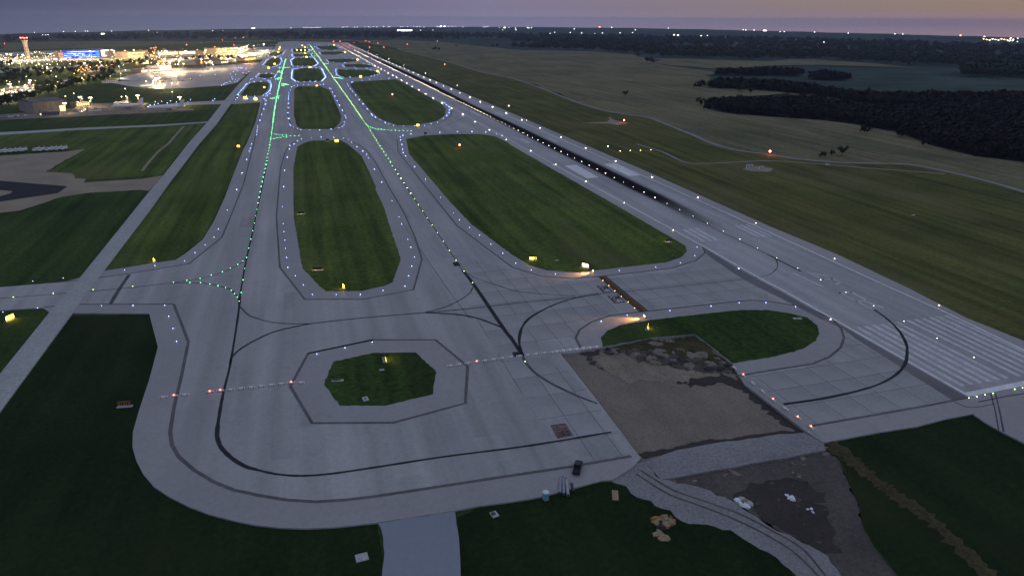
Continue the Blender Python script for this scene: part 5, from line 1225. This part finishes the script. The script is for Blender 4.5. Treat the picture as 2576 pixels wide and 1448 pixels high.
block('terminal_pier', (600, 137), (624, 128), 121, 30, 'angled end of the far terminal pier under white lamps', floors=2, bays=10, glow='window_bright', fill=0.8)
block('office_building', (135, 153), (168, 152), 146, 20, 'low lit building at the foot of the blue parking garage', floors=1, bays=10, glow='window_bright', fill=0.8, band=0.6)
block('office_building', (148, 146), (161, 145), 133, 14, 'small brick-orange lit building against the garage end', floors=3, bays=3, glow='window_orange', fill=0.7)
block('hangar', (494, 165), (555, 160), 153.5, 60, 'grey hangar with four orange-lit door bays', wall='grey_wall', floors=1, bays=7, glow=['window_orange', 'grey_wall'], fill=0.5, band=0.4, sideglow=False)
block('hangar', (556, 162), (575, 160), 153, 40, 'small hangar with a white-lit front next to the grey one', wall='beige_wall', floors=1, bays=4, glow='window_bright', fill=0.5, band=0.4)
block('hangar', (438, 168), (452, 167), 158, 24, 'dark tall shed by the floodlit apron', wall='dark_metal', floors=1, bays=2, glow='window_bright', fill=0.3, band=0.3, sideglow=False)
block('hangar', (355, 184), (402, 180), 176.5, 26, 'long low hangar with a red roof edge and small lit doors', wall='beige_wall', floors=1, bays=9, glow=['window_bright', 'window_warm'], fill=0.6, band=0.5)
block('hangar', (404, 180), (432, 177), 166, 30, 'white floodlit hangar on the apron', wall='white_metal', floors=1, bays=4, glow='window_bright', fill=0.6, band=0.6)
block('maintenance_building', (396, 159), (438, 156), 152.5, 20, 'low building glowing orange behind the floodlight masts', floors=1, bays=14, glow='window_orange', fill=0.9, band=0.7)
block('maintenance_building', (550, 157), (568, 155), 147, 18, 'two-storey yellow-lit building between trees before the pier', floors=2, bays=6, glow=['window_orange', 'window_warm'], fill=0.8)
block('maintenance_building', (612, 154), (646, 150), 147, 20, 'long yellow-lit building at the end of the hangar road', floors=1, bays=12, glow='window_orange', fill=0.9, band=0.6)
block('maintenance_building', (355, 163), (382, 161), 157.5, 14, 'small white-lit building among the trees', floors=1, bays=8, glow='window_bright', fill=0.7)
block('workshop', (188, 180), (222, 177), 171, 24, 'orange glowing open workshop among the trees', floors=2, bays=8, glow='window_orange', fill=0.8, band=0.4)
block('workshop', (30, 186), (64, 184), 180, 20, 'pale roofed shed between the tree belts', floors=1, bays=6, glow='grey_wall', fill=0.4, wall='white_metal', sideglow=False)
block('shop_building', (2, 244), (24, 240), 232, 18, 'small shop building with a bright lit front by the car park', floors=1, bays=5, glow='window_warm', fill=0.8, band=0.6)
block('shed', (193, 270), (226, 266), 260, 10, 'low lit sheds beyond the big hangar', floors=1, bays=6, glow='window_warm', fill=0.6, band=0.6)
block('shed', (100, 292), (150, 289), 284, 6, 'low dark shed in front of the big hangar with a red light', floors=1, bays=8, glow=['dark_metal', 'window_warm', 'dark_metal', 'dark_metal'], fill=0.5, wall='grey_wall', sideglow=False)
block('shed', (262, 210), (296, 208), 204, 10, 'long pale shed at the tree belt edge', floors=1, bays=6, glow='grey_wall', fill=0.5, wall='white_metal', sideglow=False)
# the big hangar: plain beige walls, ribs, one lit doorway
A, Bq = U((86, 287), 0), U((167, 280), 0); d = Bq-A; w = d.length; h = px_h((86, 287), 259)
t = thing('big_hangar', 'big plain beige hangar with ribbed walls and one lit doorway', 'hangar', (A.x, A.y, 0), math.atan2(d.y, d.x))
B().box((w/2, 22, h/2), (w, 44, h)).build('wall', 'beige_wall', t)
B().add([(-0.5, -0.5, h), (w+0.5, -0.5, h), (w+0.5, 44.5, h), (-0.5, 44.5, h), (-0.5, 22, h+2.5), (w+0.5, 22, h+2.5)], [(0, 1, 5, 4), (2, 3, 4, 5), (1, 2, 5), (3, 0, 4), (3, 2, 1, 0)]).build('roof', 'roof', t)
for k in range(14): B().box((w*(k+0.5)/14, -0.2, h/2), (0.5, 0.4, h)).build('rib', 'beige_wall', t)
B().box((w*0.9, -0.35, h*0.3), (6, 0.3, h*0.5)).build('door', 'window_warm', t)
for s in (0.25, 0.6): B().box((w*s, -0.35, h*0.18), (5, 0.3, h*0.36)).build('door', 'grey_wall', t)

# control tower
p = U((72, 149), 0); H = px_h((72, 149), 97)
t = thing('control_tower', 'tall tan concrete control tower with flared top and red lights', 'control tower', (p.x, p.y, 0))
k = H/60
B().lathe([(6.2, 0), (5.6, 6*k), (5.2, 40*k), (5.6, 46*k), (7.6, 52*k), (8.2, 54*k)], 8).build('shaft', 'tower_concrete', t)
B().lathe([(9.2, 54*k), (9.2, 55.2*k)], 12).build('gallery', 'grey_metal', t)
B().lathe([(6.8, 55.2*k), (7.8, 59*k)], 10).build('cab_windows', 'dark_glass', t)
rf = B().lathe([(8.4, 59*k), (8.4, 60.2*k), (3, 61.5*k)], 12).build('cab_roof', 'tower_concrete', t)
B().tube((0, 0, 61*k), (0, 0, 64.5*k), 0.5).build('mast', 'grey_metal', rf)
for a in range(6):
    an = a*math.tau/6
    B().lathe([(0.7, 0), (1.0, 0.5), (0.6, 1.5)], 8, (8*math.cos(an), 8*math.sin(an), 60.3*k+0.4)).build('red_lamp', 'red_glow', t)
for a in range(8):
    an = a*math.tau/8
    for i in range(4): B().box((5.4*math.cos(an), 5.4*math.sin(an), (9+i*8)*k), (0.5, 0.5, 1.6), rz=an).build('slot_window', 'dark_glass', t)

# ---------------------------------------------------------------- parked cars round the terminal (a pixel or two each)
def car_mesh(mat):
    b = B()
    pr = [(-2.2, 0.35), (-2.2, 0.9), (-1.5, 1.0), (-1.0, 1.45), (0.5, 1.45), (1.1, 1.0), (2.1, 0.85), (2.2, 0.35)]
    n = len(pr); vs = [(x, s*0.9*(1 if z < 1.1 else 0.8), z) for s in (-1, 1) for x, z in pr]
    b.add(vs, [tuple(range(n))[::-1], tuple(range(n, 2*n))]+[((i+1) % n, n+(i+1) % n, n+i, i) for i in range(n)])
    for x in (-1.35, 1.35):
        for s in (-1, 1): b.lathe([(0.33, -0.12), (0.33, 0.12)], 8, (x, s*0.8, 0.33), 1, 'Y')
    me = bpy.data.meshes.new('parked_car'); me.from_pydata(b.v, [], b.f); me.materials.append(MAT[mat]); me.materials.append(MAT['black_rubber']); me.polygons.foreach_set('material_index', b.m); me.update(); return me
CARS = [car_mesh(m) for m in ('white_metal', 'grey_metal', 'car_black', 'red_paint')]
CN = ['white', 'grey', 'black', 'red']
for poly, n, place in (([(5, 228), (70, 217), (95, 218), (80, 231), (40, 242), (5, 248)], 45, 'in the car park beside the tree belt'), ([(182, 174), (280, 167), (265, 177), (195, 183)], 30, 'in the orange-lit car park'), ([(2, 134), (150, 129), (150, 134), (2, 141)], 40, 'in the far car park behind the tower'), ([(400, 205), (505, 198), (505, 200), (400, 208)], 24, 'along the hangar apron edge'), ([(180, 276), (245, 270), (250, 280), (190, 286)], 10, 'beside the big hangar'), ([(0, 294), (80, 290), (80, 292), (0, 297)], 18, 'along the lane before the big hangar')):
    k = 0
    while k < n:
        q = (random.uniform(min(x for x, _ in poly), max(x for x, _ in poly)), random.uniform(min(y for _, y in poly), max(y for _, y in poly)))
        if not inside(q, poly): continue
        i = random.choices(range(4), (5, 4, 3, 1))[0]; p = U(q, 0.08)
        o = bpy.data.objects.new('parked_car', CARS[i]); col.objects.link(o); o.location = (p.x, p.y, 0.08); o.rotation_euler = (0, 0, random.choice((0.3, 1.87, 3.4))+random.gauss(0, 0.05))
        tag(o, f'small {CN[i]} car parked {place}', 'car', f'{CN[i]} cars {place}'); k += 1

# ---------------------------------------------------------------- trees
def crown_mesh(seed, n, rx, rz_, zc, leafs):
    rd = np.random.default_rng(seed); V = []; F = []
    clumps = [(rd.normal(0, 0.42, 3)*np.array([rx, rx, rz_*0.9]), rd.uniform(0.35, 0.6)*rx) for _ in range(n)]
    for c, r in clumps:
        for _ in range(leafs):
            d = rd.normal(0, 1, 3); d /= np.linalg.norm(d)
            p = c+d*r*rd.uniform(0.75, 1.08)+np.array([0, 0, zc])
            u = np.cross(d, rd.normal(0, 1, 3)); u /= np.linalg.norm(u); v = np.cross(d, u)
            s = rx*rd.uniform(0.10, 0.2); k = len(V)
            V += [p+u*s, p+v*s*0.8, p-u*s, p-v*s*0.8]; F.append((k, k+1, k+2, k+3))
    return V, F
def tree_set(seed, hgt):
    V, F = crown_mesh(seed, 9, hgt*0.36, hgt*0.36, hgt*0.6, 60)
    me = bpy.data.meshes.new('crown'); me.from_pydata([tuple(v) for v in V], [], F); me.materials.append(MAT['leaves']); me.update()
    b = B().lathe([(0.34, 0), (0.24, hgt*0.25), (0.14, hgt*0.6)], 7)
    for a in range(4): b.tube((0, 0, hgt*(0.25+0.06*a)), (hgt*0.2*math.cos(a*1.7), hgt*0.2*math.sin(a*1.7), hgt*(0.5+0.05*a)), 0.12, 5, 0, 0.05)
    tm = bpy.data.meshes.new('trunk'); tm.from_pydata(b.v, [], b.f); tm.materials.append(MAT['bark']); tm.update()
    return me, tm
TREES = [tree_set(100+i, 11.0) for i in range(5)]
def tree(px, s, label, group):
    p = U(px, 0); cm, tm = TREES[random.randrange(5)]
    t = thing('leafy_tree', label, 'tree', (p.x, p.y, 0), random.uniform(0, 6.28), group); t.scale = (s*random.uniform(0.9, 1.15), s*random.uniform(0.9, 1.15), s)
    link(bpy.data.objects.new('trunk', tm), t); link(bpy.data.objects.new('crown', cm), t)
def scatter(poly, n, rd, mind=0.0):
    out = []; k = 0
    while len(out) < n and k < n*60:
        k += 1
        q = (rd.uniform(min(x for x, _ in poly), max(x for x, _ in poly)), rd.uniform(min(y for _, y in poly), max(y for _, y in poly)))
        if inside(q, poly) and all((q[0]-o[0])**2+((q[1]-o[1])*2.2)**2 > mind**2 for o in out): out.append(q)
    return out
rd = random.Random(5)
for poly, n, md, lab, grp in (([(-20, 186), (60, 178), (105, 176), (128, 184), (125, 196), (60, 206), (0, 216), (-20, 220)], 46, 8, 'dark leafy tree in the wide grove before the control tower', 'trees in the grove before the tower'),
        ([(-20, 262), (30, 252), (70, 244), (105, 232), (95, 222), (150, 212), (200, 206), (245, 198), (262, 184), (285, 180), (295, 192), (262, 208), (200, 218), (150, 231), (105, 245), (50, 262), (0, 272)], 78, 8, 'dark leafy tree in the long belt along the airfield boundary', 'trees in the boundary belt'),
        ([(132, 184), (180, 176), (180, 164), (230, 160), (320, 158), (372, 153), (400, 156), (372, 164), (320, 172), (290, 176), (285, 186), (220, 190), (140, 190)], 60, 7, 'dark leafy tree in the belt behind the orange-lit car park', 'trees behind the orange car park'),
        ([(455, 156), (485, 150), (540, 146), (605, 148), (600, 153), (545, 153), (480, 160)], 26, 6, 'dark leafy tree in the row before the terminal pier', 'trees before the terminal pier'),
        ([(-10, 168), (30, 160), (32, 166), (-10, 176)], 8, 7, 'dark leafy tree beside the road near the control tower', 'trees by the tower road'),
        ([(640, 101), (880, 98), (880, 101), (640, 104)], 20, 9, 'small dark tree on the skyline field beyond the taxiways', 'trees beyond the taxiways')):
    for q in scatter(poly, n, rd, md): tree(q, rd.uniform(0.75, 1.15), lab, grp)
for q, s, lab in (((1572, 243), 0.75, 'lone round bush in the pasture above the dirt track'), ((1762, 217), 0.9, 'lone dark tree at the end of the upper wood'), ((1862, 233), 1.1, 'dark tree standing just above the main wood'), ((1887, 239), 1.0, 'dark tree touching the edge of the main wood'), ((1089, 128), 1.0, 'bush at one end of the far clump in the pasture'), ((1096, 128), 1.2, 'bush in the middle of the far clump in the pasture'), ((1104, 128), 1.1, 'bush at the other end of the far clump in the pasture'), ((1147, 119), 0.9, 'single small bush far out in the pasture'), ((2064, 397), 0.5, 'low dark shrub at the bend of the dirt track'), ((2072, 396), 0.45, 'second low dark shrub beside the dirt track bend'), ((2091, 394), 0.5, 'dark shrub between the low shrubs and the narrow tree'), ((2116, 392), 0.75, 'narrow dark tree by the dirt track'), ((1239, 119), 1.2, 'dark tree near the skyline field edge'), ((1250, 119), 1.3, 'taller dark tree near the skyline field edge'), ((1625, 160), 1.4, 'dark tree at the corner of the far pale field'), ((1634, 160), 1.5, 'big dark tree at the corner of the far pale field'), ((1642, 161), 1.2, 'third dark tree at the corner of the far pale field')):
    tree(q, s, lab, None)

# ---------------------------------------------------------------- woods that read as one mass
def wood(name, polys, n, size, label, seed, mat='wood_leaves', leafs=34):
    rd = np.random.default_rng(seed); protos = []
    for _ in range(8):
        d = rd.normal(0, 1, (leafs, 3)); d /= np.linalg.norm(d, axis=1)[:, None]; d[:, 2] = np.abs(d[:, 2])*1.1-0.35
        c = d*rd.uniform(0.6, 1.05, (leafs, 1)); u = np.cross(d, rd.normal(0, 1, (leafs, 3))); u /= np.linalg.norm(u, axis=1)[:, None]; w = np.cross(d, u); w /= np.linalg.norm(w, axis=1)[:, None]
        sz = rd.uniform(0.22, 0.45, (leafs, 1)); protos.append(np.stack([c+u*sz, c+w*sz, c-u*sz*0.8-w*sz*0.6], 1).reshape(-1, 3))
    bf = np.arange(leafs*3).reshape(-1, 3); bv = protos[0]
    Vs = []; Fs = []; k = 0
    rr_ = random.Random(seed)
    for poly, share in polys:
        W = [U(p, 0) for p in poly]; W = [(p.x, p.y) for p in W]
        x0, x1 = min(x for x, _ in W), max(x for x, _ in W); y0, y1 = min(y for _, y in W), max(y for _, y in W); c = 0; tries = 0
        while c < n*share and tries < n*40:
            tries += 1
            q = (rr_.uniform(x0, x1), rr_.uniform(y0, y1))
            if not inside(q, W): continue
            if rr_.random() < 0.12: q = (q[0]+rr_.gauss(0, size*3), q[1]+rr_.gauss(0, size*3))
            bv = protos[rr_.randrange(8)]
            s = size*rr_.uniform(0.7, 1.3); v = bv*np.array([s*rr_.uniform(.8, 1.2), s*rr_.uniform(.8, 1.2), s*rr_.uniform(0.9, 1.3)])
            Vs.append(v+np.array([q[0], q[1], s*0.9])); Fs.append(bf+k); k += len(bv); c += 1
    V = np.concatenate(Vs); F = np.concatenate(Fs)
    me = bpy.data.meshes.new(name); me.vertices.add(len(V)); me.vertices.foreach_set('co', V.astype(np.float32).ravel())
    me.loops.add(F.size); me.loops.foreach_set('vertex_index', F.astype(np.int32).ravel())
    me.polygons.add(len(F)); me.polygons.foreach_set('loop_start', np.arange(0, F.size, 3, dtype=np.int32)); me.polygons.foreach_set('loop_total', np.full(len(F), 3, dtype=np.int32))
    me.update(calc_edges=True); me.validate(); me.materials.append(MAT[mat])
    o = link(bpy.data.objects.new(name, me)); return tag(o, label, 'wood', None, 'stuff')
WOOD = [(1777, 268), (1800, 262), (1931, 262), (2018, 256), (2106, 266), (2156, 280), (2256, 282), (2400, 276), (2575, 268), (2850, 280), (2850, 455), (2575, 407), (2456, 391), (2343, 364), (2256, 332), (2156, 311), (2056, 299), (1931, 291), (1825, 282)]
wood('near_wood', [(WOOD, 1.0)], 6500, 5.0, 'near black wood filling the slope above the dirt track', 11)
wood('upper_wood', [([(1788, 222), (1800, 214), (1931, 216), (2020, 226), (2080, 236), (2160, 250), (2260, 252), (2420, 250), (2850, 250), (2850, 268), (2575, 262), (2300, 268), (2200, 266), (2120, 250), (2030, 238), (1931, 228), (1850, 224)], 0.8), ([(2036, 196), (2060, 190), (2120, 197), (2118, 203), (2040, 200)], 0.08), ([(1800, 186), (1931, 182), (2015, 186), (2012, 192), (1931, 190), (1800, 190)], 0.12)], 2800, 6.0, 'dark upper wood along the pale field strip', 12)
FAR = [([(2420, 182), (2575, 180), (2850, 186), (2850, 200), (2575, 196), (2430, 192)], 0.1), ([(1650, 146), (1700, 128), (1931, 132), (2200, 140), (2575, 150), (2850, 160), (2850, 178), (2575, 172), (2320, 166), (2206, 158), (2048, 148), (1931, 150), (1700, 145)], 0.35), ([(1290, 122), (1400, 112), (1600, 112), (1700, 120), (1640, 140), (1490, 128)], 0.15), ([(0, 100), (300, 92), (640, 86), (900, 84), (1290, 88), (1290, 100), (1100, 100), (880, 97), (640, 99), (300, 103), (0, 110)], 0.3), ([(1300, 90), (1700, 96), (2100, 104), (2575, 120), (2575, 145), (2100, 130), (1700, 115), (1300, 108)], 0.4)]
wood('distant_wood', FAR, 2600, 11.0, 'distant wooded country fading towards the horizon', 13, 'far_leaves')

# ---------------------------------------------------------------- lights of the far towns: lit buildings and yards along the horizon
emit('town_white', (1.0, 0.93, 0.85), 10, False)
emit('town_warm', (1.0, 0.72, 0.35), 22, False)
emit('town_red', (1.0, 0.15, 0.05), 25, False)
def town(px, glow, label, group, s=1.0, wide=1.0):
    g0 = U(px, 0); dist = math.hypot(g0.x, g0.y)
    r0 = rim(math.atan2(g0.x, g0.y))
    if g0.y < 0 or dist > r0*0.985 or px[1] < 50:
        a = math.atan2(*(U((px[0], 130), 0)[:2])); k = r0*0.985; hh = CAMH
        g0 = Vector((k*math.sin(a), k*math.cos(a), 0)); dist = k
        # height that puts the lamps on this row of the picture
        lo, hi = 0.0, 140.0
        for _ in range(30):
            m_ = (lo+hi)/2; v = Vector((g0.x, g0.y, m_-CAMH))
            if PH/2-FPX*v.dot(_iu)/v.dot(_fwd) > px[1]: lo = m_
            else: hi = m_
        hgt = max(6.0, lo)
    else: hgt = 8.0
    w = dist*0.0011*s; t = thing('lit_building', label, 'building', (g0.x, g0.y, -0.5), YAW, group)
    B().box((0, 4, hgt/2), (w*1.6*wide, 8, hgt)).build('wall', 'grey_wall', t)
    B().box((0, -0.2, hgt-w*0.3), (w*1.3*wide, 0.3, w*0.62)).build('lit_front', glow, t)
H1 = 'small lit building in the dark country near the horizon'
for q in T(0, 0, (390, 330), (430, 366), (460, 366), (485, 363), (682, 322), (800, 325), (900, 315), (922, 320), (1580, 338), (2140, 320), (55, 404), (68, 402), (1125, 325), (1495, 318), (2240, 318))+T(1, 0, (352, 290), (505, 282), (530, 281), (555, 282), (580, 280), (605, 281), (630, 283), (645, 280), (668, 280), (885, 278), (905, 272), (935, 272), (1005, 276), (1035, 278), (1100, 280), (1130, 280), (1150, 282), (1185, 280), (1230, 277), (1298, 275), (1345, 272), (1360, 272), (1465, 273), (1485, 271), (1535, 270), (1595, 270), (1630, 273), (1660, 270), (1690, 280), (1830, 270), (1850, 270), (1940, 273), (1965, 275), (1990, 274), (2010, 275), (2080, 282), (2290, 280), (2310, 278), (2330, 275), (2450, 288), (2480, 310), (2545, 288), (1655, 315), (1780, 313), (1645, 342), (2325, 342)):
    town(q, 'town_white', H1, 'small lit buildings near the horizon', 0.42)
for q in T(2, 0, (40, 310), (35, 292), (155, 285), (170, 290), (195, 290), (385, 348), (430, 336), (835, 352), (907, 343), (1085, 343), (1003, 283), (1240, 310), (1553, 290), (1965, 370), (2078, 380), (2138, 388), (2318, 393), (2385, 382), (2300, 303), (2350, 312), (2432, 312), (625, 300), (585, 338), (700, 345), (1210, 340))+T(3, 0, (120, 330), (163, 328), (467, 334), (805, 345), (485, 440), (560, 442), (590, 442), (717, 450), (630, 433), (1275, 352), (1355, 354), (1880, 467), (2505, 435), (2510, 400), (275, 417)):
    town(q, 'town_white', H1, 'small lit buildings near the horizon', 0.6)
for q in T(3, 0, *[(2165+i*30, 405+(i % 3)*7) for i in range(11)], (2440, 395), (2455, 425), (2425, 425), (2175, 380)):
    town(q, 'town_warm', 'yellow lit building in the far settlement on the horizon', 'yellow buildings of the far settlement', 0.7)
for q in T(2, 0, (1628, 362), (1645, 367), (1670, 368))+T(3, 0, (322, 416))+T(2, 0, (1900, 372)):
    town(q, 'town_warm', 'orange lit building alone in the dark far fields', 'orange buildings in the far fields', 0.9)
for q in T(2, 0, (870, 270))+T(3, 0, (1900, 357)):
    town(q, 'town_red', 'tall structure with a red light on the skyline', 'red lights on the skyline', 1.1)
for q, s, w_, lab in (((1009, 78), 2.2, 3.2, 'wide white floodlit plant, the brightest thing near the horizon'), ((1027, 78), 2.2, 3.0, 'second white floodlit hall of the bright plant near the horizon'), ((1111, 66), 1.4, 1.0, 'bright twin-lit tower block on the horizon'), ((1120, 66), 1.4, 1.0, 'bright tower block beside its twin on the horizon'), ((1917, 77), 1.4, 2.2, 'bright white lit yard on the skyline towards the sunset'), ((1269, 71), 1.3, 1.0, 'bright lit tower on the horizon above the pasture'), ((259, 88), 1.3, 2.2, 'bright white lit shed in the dark country past the control tower'), ((644, 71), 1.0, 3.0, 'long white lit building on the horizon above the terminal')):
    town(q, 'town_white', lab, None, s, w_)

# ---------------------------------------------------------------- evening haze: one closed box of thin air round everything
hb = B().box((1500, 4500, 58), (22000, 15500, 123)).build('haze', 'white_metal')
hm = bpy.data.materials.new('evening_haze'); hm.use_nodes = True; hn = hm.node_tree; hn.nodes.clear()
ho = hn.nodes.new('ShaderNodeOutputMaterial'); pv = hn.nodes.new('ShaderNodeVolumePrincipled')
pv.inputs['Color'].default_value = (0.62, 0.72, 1.0, 1); pv.inputs['Density'].default_value = 0.000042; pv.inputs['Anisotropy'].default_value = 0.1
hn.links.new(pv.outputs[0], ho.inputs['Volume'])
hb.data.materials.clear(); hb.data.materials.append(hm); hb['kind'] = 'stuff'
